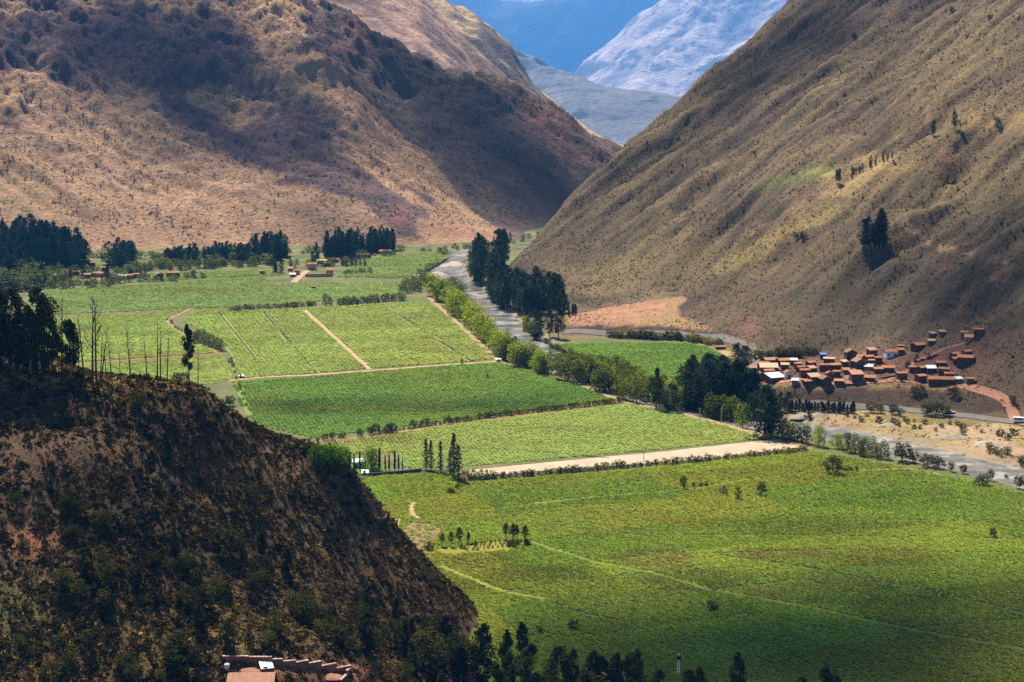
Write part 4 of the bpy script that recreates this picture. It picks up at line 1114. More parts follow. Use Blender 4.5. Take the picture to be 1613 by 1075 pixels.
mass(['euc'], [(740, 436), (752, 422), (796, 416), (800, 428), (770, 452), (748, 452)], 16, (42, 58), 'tall dark eucalyptus in the upstream grove at the mountain corner, {n} from the left', 'eucalyptus grove at the mountain corner', 1.2, 4)
mass(['euc'], [(766, 478), (772, 455), (800, 462), (850, 474), (886, 480), (888, 496), (840, 498), (790, 494)], 46, (38, 58), 'dark eucalyptus in the long grove on the far river bank, {n} from the left', 'eucalyptus grove on the far river bank', 1.25, 4)
mass(['olive', 'farbush'], [(700, 440), (690, 455), (722, 470), (735, 462)], 12, (10, 18), 'small bushy willow on the river bank above the bright row', 'bushy willows above the bright row', 1.2, 5)
plant('euc', 845, 538, 50, 'lone dark eucalyptus standing on the river bank below the grove', None, 1.5, var=0)
plant('euc', 866, 532, 46, 'slim dark eucalyptus beside the dirt bank, farther from the water', None, 1.0, var=1)
plant('euc', 880, 534, 50, 'slim dark eucalyptus at the edge of the pink field bank', None, 1.1, var=3)
plant('poplar', 760, 528, 32, 'dark spiky tree rising out of the yellow-green willow row', None, 1.4)
mass(['conifer'], [(886, 490), (905, 488), (908, 500), (888, 504)], 7, (12, 18), 'small green tree between the eucalyptus grove and the pink field', 'small trees by the pink field', 1.1, 3)
# grove by the village
D = [(1034, 642, 66), (1052, 640, 40), (1062, 644, 42)]
plant('euc', 1034, 645, 66, 'narrow dark eucalyptus standing alone above the olive willows', None, .9, var=3)
plant('euc', 1056, 648, 44, 'short dark-crowned tree beside the narrow eucalyptus', None, 1.4, var=2)
mass(['euc'], [(1074, 640), (1100, 632), (1150, 640), (1190, 652), (1200, 664), (1170, 660), (1120, 656), (1082, 652)], 26, (58, 92), 'dark eucalyptus in the big grove beside the adobe village, {n} from the left', 'eucalyptus grove beside the village', 1.2, 5)
mass(['euc'], [(1185, 640), (1240, 640), (1245, 652), (1190, 660)], 10, (26, 42), 'shorter dark tree at the road end of the village grove', 'shorter trees by the road', 1.2, 6)
plant('euc', 1204, 688, 82, 'big broad dark eucalyptus with pale trunk next to the lime-green tree', None, 1.5, var=2)
plant('euc', 1218, 690, 66, 'dark eucalyptus with bare lower trunk at the end of the grove', None, 1.3, var=3)
plant('bright', 1072, 650, 40, 'bright lime-green tree at the upstream edge of the dark grove', None, .8, var=0)
for i, (x, y, h) in enumerate([(1120, 662, 44), (1136, 664, 46), (1152, 666, 46)]):
    plant('olive', x, y, h, f'rounded green tree in front of the dark village grove, {ordinal(i + 1)} from the upstream side', 'green trees before the grove', 1.05)
plant('bright', 1170, 674, 42, 'bright lime-green tree between the rounded trees and the broad eucalyptus', None, 1.0, var=1)
row(['olive', 'yellowtree'], [(1232, 692), (1262, 698), (1275, 703)], 9, (26, 38), 'olive-green tree beside the river downstream of the grove, {n} from the grove', 'olive trees below the grove', 2, 2, 1.2)
plant('bright', 1290, 704, 36, 'bright lime-green tree on the river bank beside the bare strip end', None, 1.1, var=0)
plant('bright', 1319, 707, 27, 'low lime-green tree on the river bank', None, 1.3, var=1)
row(['olive', 'yellowtree'], [(1336, 714), (1362, 718), (1394, 724)], 9, (26, 36), 'thin olive tree in the thicket on the near bank, {n} from the lime-green tree', 'thicket on the near bank', 2, 2, 1.0)
for x, y, h, l, w in [(1421, 727, 32, 'round dark green tree on the near bank beside the thicket', 1.5), (1438, 729, 20, 'low bush leaning on the round dark tree by the river', 1.5), (1462, 736, 22, 'wide dark dome-shaped bush on the river bank', 1.8), (1478, 739, 20, 'second half of the wide dark bush on the river bank', 1.6),
                      (1498, 744, 17, 'small narrow bush standing alone by the water', 1.0), (1518, 747, 16, 'small round bush standing alone by the water', 1.3), (1547, 765, 20, 'dark tangled bush at the corner of the near field', 1.7), (1560, 758, 20, 'slender tree behind the tangled corner bush', .9),
                      (1585, 758, 12, 'tiny pale sapling beside the wide river', .9), (1606, 770, 24, 'dark round tree at the right edge beside the river', 1.2)]:
    plant('roundtree', x, y, h, l, 'bushes along the near bank', w)
# far bank of the wide river
mass(['shrub', 'farbush', 'yshrub'], [(1540, 714), (1600, 730), (1613, 742), (1613, 728), (1560, 705)], 9, (9, 16), 'green bush on the stony far bank of the wide river', 'bushes on the stony far bank', 1.2, 6)
mass(['shrub'], [(1260, 660), (1380, 668), (1600, 700), (1600, 680), (1420, 660), (1300, 650)], 30, (5, 12), 'dry dark shrub on the sandy flood plain', 'shrubs on the flood plain', 1.3, 8)
# road hedge
row(['conifer'], [(1236, 647), (1345, 652)], 5.2, (14, 20), 'small dark conifer in the row along the valley road, {n} from the grove', 'conifers along the valley road', 1, 1, 1.3)
for x, y, h, l in [(1372, 650, 18, 'dark bushy tree by the road just past the conifer row'), (1386, 651, 16, 'small dark tree by the road beside a bushy one'), (1406, 653, 18, 'upright dark tree on the road verge below the village'), (1418, 656, 14, 'low dark bush on the road verge below the village'),
                   (1460, 655, 22, 'dark tree of the roadside clump, closest to the village'), (1474, 656, 24, 'tallest dark tree of the roadside clump'), (1490, 657, 20, 'dark tree of the roadside clump, nearest the dirt road'), (1502, 628, 20, 'dark tree below the long orange-roofed house'), (1440, 622, 16, 'dark bush at the top of the road bank'), (1452, 622, 14, 'smaller bush at the top of the road bank'), (1596, 636, 14, 'bush in the bend of the dirt road')]:
    plant('roundtree', x, y, h, l, 'dark trees by the valley road', 1.35)
for x, y, h in [(1163, 586, 46), (1171, 584, 40)]:
    plant('euc', x, y, h, 'dark tall tree beside the road, ' + ('nearer the green field' if x < 1166 else 'nearer the pavement'), 'trees by the road bend', 1.5, var=2)
row(['shrub'], [(1192, 566), (1225, 563), (1256, 562), (1285, 560)], 8, (11, 17), 'dark bush behind the rooftops at the top of the village, {n} from the road', 'bushes behind the village', 2, 2, 1.6)
row(['shrub', 'yshrub'], [(960, 531), (1020, 533), (1080, 536), (1140, 545)], 6, (9, 14), 'roadside bush between the road and the river field, {n} from the river', 'roadside bushes', 2, 1.5, 1.5)
mass(['shrub'], [(1290, 585), (1480, 560), (1500, 600), (1300, 608)], 14, (6, 11), 'small green shrub between the adobe houses', 'shrubs in the village', 1.2, 12)
# ---- trees in the fields
for k, x, y, h, w, l in [('roundtree', 1312, 747, 32, 1.25, 'round green tree in the near field by a row of small shrubs'), ('roundtree', 1077, 771, 23, .8, 'small dark tree with bare stem on the field track'), ('shrub', 1140, 779, 14, 1.2, 'dark bush with two pale posts in the near field'),
                         ('yellowtree', 1162, 788, 25, 1.0, 'yellow-topped bushy tree in the near field'), ('roundtree', 1200, 781, 24, .9, 'dark ragged tree right of the yellow-topped one'), ('roundtree', 1564, 848, 18, .9, 'lone dark bush in the right of the near field'),
                         ('shrub', 1122, 962, 17, 1.4, 'dark shrub beside the long bright field path'), ('shrub', 904, 992, 18, 1.2, 'round dark shrub low in the near field'), ('shrub', 850, 997, 13, 1.1, 'small shrub in the near field next to the hillside trees'),
                         ('yellowtree', 768, 598, 11, 1.0, 'lone small bush in the shaded field'), ('yellowtree', 728, 574, 10, 1.2, 'pale bush on the dirt track of the big field')]:
    plant(k, x, y, h, l, 'trees standing in the fields', w)
for x, y in [(1093, 767), (1104, 767), (1112, 766)]:
    plant('shrub', x, y, 7, 'low shrub on the track beside the bare-stemmed tree', 'low track shrubs', 1.5)
row(['shrub'], [(1324, 742), (1350, 743)], 5, (6, 9), 'tiny shrub in the row next to the round field tree, {n} from the tree', 'shrub row by the round tree', 1, .5, 1.0)
for i, (x, y, h, k) in enumerate([(697, 863, 23, 0), (710, 863, 25, 1), (723, 862, 31, 1), (738, 858, 20, 2), (749, 867, 15, 2)]):
    plant('startree', x, y, h, f'young spiky-crowned tree of the orchard row, {ordinal(i + 1)} from the ploughed plot', 'orchard row', 1.0, var=k)
plant('shrub', 675, 868, 15, 'low spreading bush at the corner of the ploughed plot', None, 1.5)
for i, (x, y, h) in enumerate([(797, 852, 27), (808, 854, 29), (814, 852, 26), (827, 858, 30)]):
    plant('startree', x, y, h, f'dark-crowned tree of the orchard clump, {ordinal(i + 1)} from the row', 'orchard clump', 1.15)
mass(['shrub'], [(795, 856), (832, 856), (828, 864), (798, 864)], 8, (7, 11), 'low dark shrub under the orchard clump', 'shrubs under the orchard clump', 1.4, 4)
for r_ in range(3):
    row(['shrub'], [(728 + 4 * r_, 862 + r_ * 3.4), (800 + 4 * r_, 853 + r_ * 3.6)], 7.5, (4, 7), 'tiny planted shrub in the orchard rows', 'planted orchard shrubs', .8, .4, .9)
for i, (x, y, h, v_) in enumerate([(671, 741, 52, 0), (679, 742, 50, 1), (694, 745, 52, 0), (709, 749, 42, 1), (715, 755, 74, 1), (722, 757, 58, 2)]):
    plant('poplar', x, y, h, f'tall spiky poplar at the end of the bare strip, {ordinal(i + 1)} from the white house side', 'tall poplars', 1.5, var=v_)
row(['yellowtree', 'yshrub'], [(730, 757), (778, 753)], 7, (10, 18), 'olive shrub at the foot of the tallest poplar, {n} from its trunk', 'shrubs by the poplars', 2, 2, 1.0)
mass(['shrub', 'yshrub'], [(700, 778), (722, 766), (738, 762), (742, 768), (718, 780)], 9, (6, 10), 'shrub on the curved bank below the poplars', 'shrubs on the curved bank', 1.3, 5)
for i, (x, y, h, w) in enumerate([(502, 735, 34, 1.1), (522, 738, 40, 1.15), (541, 738, 34, 1.0), (586, 741, 38, .95)]):
    plant('walnut', x, y, h, ['round bright green tree half hidden by the dark hillside', 'largest bright green tree of the garden clump', 'bright green tree beside the white house', 'broad bright green tree between the white house and the saplings'][i], 'bright garden trees', w)
for i, (x, h) in enumerate([(551, 30), (558, 28), (567, 32), (598, 38), (607, 26), (613, 27), (622, 33), (628, 26), (634, 18)]):
    plant('sapling', x, 742, h, f'thin upright poplar sapling in the garden, {ordinal(i + 1)} from the hillside', 'garden saplings', .9)
# hedges between fields
for i, (x, y, h) in enumerate([(487, 698, 9), (500, 697, 9), (512, 695, 13), (523, 693, 14), (535, 692, 9), (541, 691, 11), (567, 689, 14), (584, 686, 15), (592, 684, 18), (612, 683, 17), (618, 682, 17), (651, 674, 14), (664, 672, 9), (672, 671, 14), (706, 669, 15)]):
    plant('roundtree', x, y, h, f'dark rounded tree in the hedge above the middle field, {ordinal(i + 1)} from the hillside', 'hedge trees above the middle field', 1.2)
row(['yshrub', 'shrub'], [(600, 685), (640, 678), (700, 669)], 6, (5, 8), 'low yellowish shrub between the hedge trees, {n} from the hillside', 'low hedge shrubs', 1, 1, 1.2)
row(['shrub', 'shrub', 'yshrub'], [(712, 667), (830, 652), (905, 643), (975, 635)], 6.2, (8, 12), 'clipped-looking hedge shrub between the two long fields, {n} from the poplar side', 'hedge shrubs between the fields', 1, .7, 1.15)
row(['shrub', 'yshrub', 'shrub'], [(742, 758), (880, 746), (1060, 732), (1160, 722), (1275, 711)], 6.5, (7, 13), 'hedge shrub along the near edge of the bare strip, {n} from the poplars', 'hedge along the bare strip', 1.5, 1, 1.2)
for i, (x, y, h) in enumerate([(308, 536, 12), (312, 540, 22), (320, 542, 23), (327, 545, 23), (334, 547, 22), (341, 550, 21), (348, 553, 20)]):
    plant('olive' if i else 'shrub', x, y, h, f'rounded dark tree in the short row on the zigzag track, {ordinal(i + 1)} from its far end', 'short row on the zigzag track', 1.25)
row(['shrub', 'yshrub'], [(364, 572), (374, 600), (388, 644)], 9, (5, 10), 'shrub on the bright grassy verge, {n} from the zigzag track', 'shrubs on the bright verge', 1.5, .6, 1.2)
row(['shrub'], [(264, 505), (275, 517), (300, 532)], 7, (4, 7), 'tiny bush on the zigzag track, {n} from its sharp bend', 'tiny bushes on the zigzag track', 1, .6, 1.2)
row(['shrub', 'farbush'], [(362, 491), (430, 487), (500, 482)], 6, (6, 10), 'small hedge bush at the far edge of the big field, {n} from the zigzag track', 'far hedge of the big field', 1.5, .8, 1.3)
row(['farbush', 'olive', 'shrub'], [(536, 482), (580, 478), (640, 473)], 6, (9, 15), 'leafy hedge bush at the far edge of the big field, {n} from the paired trees', 'leafy hedge of the big field', 1.5, 1, 1.2)
for x, h, l in [(513, 23, 'paler of two paired trees in the far hedge'), (521, 17, 'darker of two paired trees in the far hedge')]:
    plant('yellowtree', x, 483, h, l, None, 1.0)
mass(['olive', 'farbush'], [(618, 462), (640, 448), (668, 440), (690, 444), (676, 462), (640, 470)], 20, (9, 20), 'olive bush in the thicket between the far fields and the river', 'thicket between the far fields and river', 1.1, 5)
mass(['farbush'], [(655, 432), (690, 412), (706, 400), (712, 404), (690, 424), (668, 436)], 12, (6, 12), 'low bush on the upper river bank beside the gravel', 'bushes by the upper gravel', 1.3, 5)
# ---- far woods at the foot of the left mountain
mass(['eucfar'], [(-20, 432), (0, 396), (40, 388), (110, 398), (140, 410), (138, 422), (80, 432), (30, 447), (-20, 452)], 90, (34, 58), 'dark tall tree in the wood beside the far village', 'wood beside the far village', 1.5, 3.6)
mass(['eucfar', 'farbush'], [(-20, 452), (60, 436), (78, 452), (20, 462), (-20, 466)], 18, (20, 36), 'dark tree at the field edge of the far wood', 'field edge of the far wood', 1.7, 4)
mass(['eucfar'], [(168, 420), (180, 408), (214, 408), (218, 422), (190, 428)], 14, (28, 42), 'dark tree in the small wood behind the far village', 'small wood behind the far village', 1.6, 3)
mass(['eucfar'], [(256, 417), (262, 410), (380, 404), (450, 402), (450, 412), (380, 415), (300, 418)], 95, (18, 28), 'slim dark tree in the long plantation below the tan mountain', 'long plantation below the mountain', 1.3, 2.6)
mass(['eucfar'], [(394, 404), (450, 400), (452, 410), (396, 412)], 20, (30, 42), 'tall slim tree at the high end of the long plantation', 'high end of the plantation', 1.1, 2.8)
mass(['eucfar'], [(490, 410), (540, 396), (562, 394), (566, 404), (530, 411)], 34, (22, 42), 'dark slim tree in the plantation behind the adobe compound', 'plantation behind the compound', 1.15, 2.8)
mass(['eucfar'], [(562, 397), (618, 391), (622, 397), (566, 403)], 26, (24, 40), 'tall dark tree in the eastern end of the far plantations', 'last trees of the far plantations', 1.05, 2.6)
mass(['farbush', 'olive'], [(215, 428), (240, 412), (330, 416), (400, 412), (440, 418), (420, 424), (320, 424), (240, 430)], 46, (8, 18), 'pale olive bush in the gardens below the plantation', 'garden bushes below the plantation', 1.5, 4)
for x, y, h, l in [(433, 430, 34, 'tall dark tree of the pair near the compound'), (443, 430, 24, 'lower dark tree of the pair near the compound'), (493, 420, 24, 'slim dark tree before the plantation')]:
    plant('eucfar', x, y, h, l, None, 1.2)
mass(['farbush', 'eucfar'], [(60, 444), (75, 428), (140, 424), (215, 428), (230, 440), (150, 446)], 34, (9, 20), 'dark garden tree among the far village houses', 'garden trees of the far village', 1.5, 5)
mass(['farbush', 'olive', 'eucfar'], [(430, 424), (470, 416), (560, 408), (620, 400), (630, 404), (560, 418), (480, 424)], 26, (8, 16), 'garden tree around the far adobe compound', 'garden trees round the compound', 1.4, 5)
mass(['farbush'], [(130, 400), (250, 402), (400, 398), (620, 390), (640, 396), (400, 404), (250, 410), (140, 410)], 40, (6, 14), 'bush along the foot of the tan mountain', 'bushes along the foot of the tan mountain', 1.5, 6)
row(['shrub', 'farbush'], [(84, 452), (130, 449), (175, 448), (230, 444), (285, 440), (330, 437)], 13, (8, 15), 'dark bush along the far village field edge, {n} from the wood', 'bushes along the far field edge', 2, 1, 1.3)
for i, (x, y, h) in enumerate([(80, 456, 16), (98, 456, 14), (110, 455, 17), (146, 454, 17), (168, 453, 15), (274, 445, 13)]):
    plant('farbush', x, y, h, f'dark round tree standing before the far village, {ordinal(i + 1)} from the wood', 'round trees before the far village', 1.1)
row(['farbush'], [(543, 433), (575, 431)], 6, (7, 10), 'small tree in the short far row, {n} from the adobe compound', 'short far tree row', .5, .3, .9)
plant('farbush', 583, 431, 10, 'rounder tree at the end of the short far row', None, 1.0)
row(['eucfar'], [(546, 420), (575, 420)], 7, (8, 14), 'dark block-shaped tree behind the short far row, {n} from the compound', 'dark far trees', .5, .3, 1.6)
mass(['eucfar'], [(735, 392), (745, 386), (800, 380), (812, 384), (760, 394)], 14, (8, 16), 'small dark tree far up the valley by the river', 'small trees far up the valley', 1.0, 4)
mass(['farbush'], [(620, 398), (760, 386), (830, 374), (845, 366), (860, 362), (820, 384), (700, 398)], 22, (4, 8), 'low bush at the foot of the shaded mountain flank', 'bushes at the mountain foot', 1.4, 6)
# ---- right mountain
mass(['euc'], [(1358, 386), (1394, 384), (1390, 392), (1362, 394)], 7, (36, 54), 'dark tree of the dense clump on the scrubby mountainside, {n} from the left', 'dense clump on the mountainside', 1.1, 5)
for x, y, h, l in [(1470, 216, 26, 'dark narrow tree high on the mountain, the left of two'), (1503, 206, 28, 'dark rounder tree high on the mountain, the right of two'), (1318, 290, 22, 'thin dark tree at the end of the bright mountain terrace'), (1322, 291, 24, 'second thin tree at the end of the bright mountain terrace')]:
    plant('euc', x, y, h, l, None, .9, var=3)
row(['euc'], [(1340, 280), (1365, 268), (1392, 256), (1412, 250)], 8, (12, 20), 'thin small tree along the mountain terraces, {n} from the bright plot', 'thin trees on the terraces', 3, 3, .7)
for x, y, h in [(1264, 374, 10), (1254, 376, 8), (1570, 192, 8), (1330, 152, 6), (1345, 60, 8), (1500, 20, 9), (1560, 30, 8)]:
    plant('shrub', x, y, h, 'single dark bush dotted on the dry mountainside', 'single bushes on the mountainside', 1.5)
# ---- near hillside
for i, (x, y, h, w, v_) in enumerate([(-12, 566, 110, 1.0, 0), (6, 572, 108, 1.0, 2), (22, 578, 122, .95, 0), (34, 582, 88, 1.0, 2), (48, 582, 100, 1.0, 0), (62, 585, 128, 1.05, 2), (76, 580, 96, .9, 0)]):
    plant('eucnear', x, y, h, f'tall dark eucalyptus on the hilltop, {ordinal(i + 1)} of the clump from the picture edge', 'hilltop eucalyptus clump', w, var=v_)
plant('eucnear', 112, 588, 84, 'ragged open-crowned eucalyptus between the clump and the bare trees', None, 1.15, var=1)
plant('eucnear', 92, 584, 60, 'small ragged eucalyptus at the edge of the hilltop clump', None, 1.0, var=3)
plant('eucnear', 298, 606, 94, 'slim leafy eucalyptus at the end of the bare trees', None, .75, var=3)
for i, (x, y, h, v_) in enumerate([(82, 582, 118, 1), (97, 585, 122, 3), (124, 594, 80, 2), (133, 604, 112, 0), (146, 612, 152, 3), (152, 608, 140, 0), (158, 608, 86, 4), (168, 598, 68, 2), (176, 600, 72, 1), (190, 604, 60, 2), (206, 600, 88, 3), (232, 600, 78, 4), (248, 604, 102, 2), (253, 605, 96, 2), (263, 604, 84, 4), (312, 606, 62, 0), (204, 625, 66, 1)]):
    plant('bare', x, y, h, f'leafless thin tree on the hilltop grass, {ordinal(i + 1)} along the ridge from the eucalyptus clump', 'leafless hilltop trees', 1.0, var=v_, tilt=.05)
plant('bare', 158, 612, 100, 'leafless leaning forked tree among the hilltop trees', 'leafless hilltop trees', 1.1, var=1).rotation_euler = (0, .28, 1.2)
for x, y, h, w, l in [(216, 655, 42, 1.0, 'dark shrubby tree just below the hilltop grass'), (230, 600, 12, 1.6, 'dark bush under the leafless trees near the edge'), (278, 600, 14, 1.6, 'light green bush beside the slim eucalyptus'), (290, 602, 16, 1.7, 'rounded grey bush beside the slim eucalyptus'), (130, 600, 20, 1.4, 'dark bush under the leaning leafless tree'),
                      (362, 640, 18, 1.6, 'green bush at the end of the hilltop crest'), (320, 662, 18, 1.7, 'green bush in the middle of the hill slope'), (172, 702, 14, 1.5, 'green bush by the brown hillside plot'), (395, 800, 40, 1.2, 'dark bush beside the hillside trail'), (262, 745, 62, .8, 'dark shrubby tree above the hillside trail'), (240, 760, 50, .9, 'dark shrub tree left of the trail tree'),
                      (412, 750, 32, .6, 'slim young tree beside the bare hillside patch'), (680, 920, 18, 1.3, 'dark bush on the cliff edge above the field'), (690, 932, 16, 1.2, 'dark bush lower on the cliff edge'), (668, 912, 12, 1.3, 'smaller bush highest on the cliff edge')]:
    plant('roundtree' if h < 45 else 'eucnear', x, y, h, l, 'bushes on the near hillside', w)
mass(['roundtree', 'eucnear', 'shrub'], [(180, 860), (420, 860), (560, 960), (560, 1030), (330, 1020), (160, 980), (60, 960)], 44, (22, 48), 'dark shrubby tree on the shaded lower hillside, {n} from the left', 'shrubby trees on the lower hillside', 1.2, 14)
mass(['roundtree', 'eucnear'], [(560, 960), (640, 990), (720, 1030), (760, 1075), (660, 1110), (580, 1060)], 22, (36, 72), 'dark tree in the dense thicket at the foot of the hillside, {n} from the left', 'thicket at the hillside foot', 1.1, 12)
mass(['roundtree'], [(0, 780), (150, 760), (200, 860), (0, 880)], 12, (14, 30), 'dark bush on the mid hillside around the red earth scar, {n} from the left', 'bushes round the red earth scar', 1.4, 14)
mass(['roundtree', 'shrub'], [(0, 980), (200, 1000), (330, 1040), (330, 1100), (0, 1100)], 16, (18, 40), 'bush among the dry grass at the bottom of the hillside, {n} from the left', 'bushes in the dry grass', 1.3, 14)
for i, (x, top) in enumerate([(762, 978), (800, 988), (824, 975), (840, 1010), (880, 1012), (905, 1018), (934, 1020), (948, 1030), (968, 1024), (985, 1030), (1002, 1018), (1040, 1052), (1084, 1050), (1102, 1046), (1160, 1022), (1300, 1046), (1262, 1062), (1320, 1062)]):
    yb = 1128 if x < 1020 else 1140
    if x < 830: yb = 1080
    plant('eucnear', x, yb, yb - top, f'dark eucalyptus rising from the bottom edge, {ordinal(i + 1)} from the hillside', 'eucalyptus along the bottom edge', [.9, .8, .75, 1.1][i % 4], var=[0, 1, 3, 2, 0, 2][i % 6])
mass(['eucnear', 'roundtree'], [(760, 1100), (1000, 1130), (1000, 1160), (760, 1140)], 16, (56, 92), 'dark tree filling the lower rank along the bottom edge, {n} from the left', 'lower rank along the bottom edge', 1.2, 12)
print('plants', PLACED)
# ------------------------------------------------------------------ buildings
M_adobe = plain_mat('adobe', (0.085, 0.044, 0.030), (0.15, 0.080, 0.052), 0.6, 0.05)
M_pinkadobe = plain_mat('pale_adobe', (0.33, 0.19, 0.13), (0.44, 0.27, 0.19), 0.6, 0.05)
M_plaster = plain_mat('whitewash', (0.60, 0.57, 0.52), (0.76, 0.73, 0.68), 0.7, 0.02)
M_tile = plain_mat('clay_tile', (0.27, 0.105, 0.05), (0.42, 0.18, 0.085), 0.9, 0.04)
M_oldtile = plain_mat('weathered_tile', (0.26, 0.135, 0.085), (0.38, 0.215, 0.14), 0.9, 0.04)
M_sheet = plain_mat('metal_sheet', (0.50, 0.50, 0.50), (0.70, 0.69, 0.66), 0.5, 0.02, rough=0.45, spec=0.4)
M_thatch = plain_mat('dry_mud_roof', (0.33, 0.24, 0.15), (0.45, 0.34, 0.22), 0.8, 0.05)
M_bluesheet = plain_mat('blue_tarp', (0.05, 0.12, 0.33), (0.09, 0.19, 0.45), 0.6, 0.02)
M_wood = plain_mat('old_wood', (0.10, 0.06, 0.035), (0.17, 0.11, 0.07), 1.5, 0.02)
M_dark = plain_mat('dark_opening', (0.012, 0.010, 0.009), (0.025, 0.02, 0.018), 1.0)
ROOFM = dict(orange=(M_tile, 'orange tiled'), old=(M_oldtile, 'weathered tile'), white=(M_sheet, 'whitish metal'), tan=(M_thatch, 'pale mud'), blue=(M_bluesheet, 'blue sheet'))

def corrugated(mb, a, b, c_, d_, th, n):
    """Roof slope with raised tile courses: a-b eave edge, d_-c_ ridge edge."""
    a, b, c_, d_ = map(Vector, (a, b, c_, d_))
    nrm = (b - a).cross(d_ - a).normalized()
    for i in range(n):
        t0, t1, tm = i / n, (i + 1) / n, (i + .5) / n
        e0, e1, em = a.lerp(b, t0), a.lerp(b, t1), a.lerp(b, tm)
        r0, r1, rm_ = d_.lerp(c_, t0), d_.lerp(c_, t1), d_.lerp(c_, tm)
        up = nrm * 0.09
        k = len(mb.v)
        mb.v += [tuple(v) for v in (e0, em + up, e1, r0, rm_ + up, r1)]
        mb.f += [(k, k + 1, k + 4, k + 3), (k + 1, k + 2, k + 5, k + 4)]
    mb.slab([a - nrm * .02, b - nrm * .02, c_ - nrm * .02, d_ - nrm * .02], th)

def house(px, py, wpx, label, roof='orange', style='gable', wall=None, hm=2.9, depth=None, rz=None, group='adobe village houses', name='adobe_house', cat='house', nwin=2):
    hm = hm + (.5 if name == 'adobe_house' else 0)
    p = hit(px, py)
    w = max(2.2, wpx * p[1] / FPX); d_ = depth or min(6.0, max(2.4, w * random.uniform(.65, .95)))
    rz = random.uniform(-.35, .45) if rz is None else rz
    wall = wall or M_adobe
    t = thing(name, label, cat, (p[0], p[1] + d_ * .45, p[2] - .1), rz, 1.0, group)
    e = .32; rise = d_ * .5 * .3; hw, hd = w / 2, d_ / 2; zb = -1.8
    mb = MB()
    if style == 'gable':
        mb.add([(-hw, -hd, zb), (hw, -hd, zb), (hw, hd, zb), (-hw, hd, zb), (-hw, -hd, hm), (hw, -hd, hm), (hw, hd, hm), (-hw, hd, hm), (-hw, 0, hm + rise), (hw, 0, hm + rise)],
               [(3, 2, 1, 0), (0, 1, 5, 4), (2, 3, 7, 6), (1, 2, 6, 9, 5), (3, 0, 4, 8, 7), (4, 5, 9, 8), (6, 7, 8, 9)])
        rm_ = MB(); n = max(5, int(w / .55)); sl_ = e * rise / hd
        corrugated(rm_, (-hw - e, -hd - e, hm + .1 - sl_), (hw + e, -hd - e, hm + .1 - sl_), (hw + e, 0, hm + rise + .1), (-hw - e, 0, hm + rise + .1), .08, n)
        corrugated(rm_, (hw + e, hd + e, hm + .1 - sl_), (-hw - e, hd + e, hm + .1 - sl_), (-hw - e, 0, hm + rise + .1), (hw + e, 0, hm + rise + .1), .08, n)
    elif style == 'end':          # gable end towards the viewer
        rise = hw * .5
        mb.add([(-hw, -hd, zb), (hw, -hd, zb), (hw, hd, zb), (-hw, hd, zb), (-hw, -hd, hm), (hw, -hd, hm), (hw, hd, hm), (-hw, hd, hm), (0, -hd, hm + rise), (0, hd, hm + rise)],
               [(3, 2, 1, 0), (0, 1, 5, 8, 4), (2, 3, 7, 9, 6), (1, 2, 6, 5), (3, 0, 4, 7), (4, 8, 9, 7), (5, 6, 9, 8)])
        rm_ = MB(); n = max(5, int(d_ / .55)); sl_ = e * rise / hw
        corrugated(rm_, (-hw - e, hd + e, hm + .1 - sl_), (-hw - e, -hd - e, hm + .1 - sl_), (0, -hd - e, hm + rise + .1), (0, hd + e, hm + rise + .1), .08, n)
        corrugated(rm_, (hw + e, -hd - e, hm + .1 - sl_), (hw + e, hd + e, hm + .1 - sl_), (0, hd + e, hm + rise + .1), (0, -hd - e, hm + rise + .1), .08, n)
    else:                          # lean-to roof falling towards the viewer
        r2 = d_ * .22
        mb.add([(-hw, -hd, zb), (hw, -hd, zb), (hw, hd, zb), (-hw, hd, zb), (-hw, -hd, hm), (hw, -hd, hm), (hw, hd, hm + r2), (-hw, hd, hm + r2)],
               [(3, 2, 1, 0), (0, 1, 5, 4), (1, 2, 6, 5), (2, 3, 7, 6), (3, 0, 4, 7), (4, 5, 6, 7)])
        rm_ = MB(); n = max(5, int(w / .55)); sl_ = e * r2 / d_
        corrugated(rm_, (-hw - e, -hd - e, hm + .1 - sl_), (hw + e, -hd - e, hm + .1 - sl_), (hw + e, hd + e, hm + r2 + .1 + sl_), (-hw - e, hd + e, hm + r2 + .1 + sl_), .08, n)
    mb.build('wall', wall, t)
    rm_.build('roof', ROOFM[roof][0], t)
    # door and windows in the front wall
    dx = random.uniform(-.25, .25) * w
    db = MB(); db.box(dx, -hd - .03, .95, .95, .1, 1.9); dr = db.build('door', M_wood, t)
    hb = MB(); hb.box(dx + .34, -hd - .1, .95, .06, .06, .14); hb.build('handle', M_dark, dr)
    for k in range(nwin):
        wx = (-.33 + .66 * k / max(1, nwin - 1)) * w if nwin > 1 else -.3 * w
        if abs(wx - dx) < 1.1: wx = dx + (1.2 if wx >= dx else -1.2)
        if abs(wx) > hw - .5: continue
        wb = MB(); wb.box(wx, -hd - .02, 1.55, .8, .08, .75); wo = wb.build('window', M_dark, t)
        sb = MB(); sb.box(wx, -hd - .06, 1.14, .95, .16, .07); sb.build('sill', M_wood, wo)
    return t

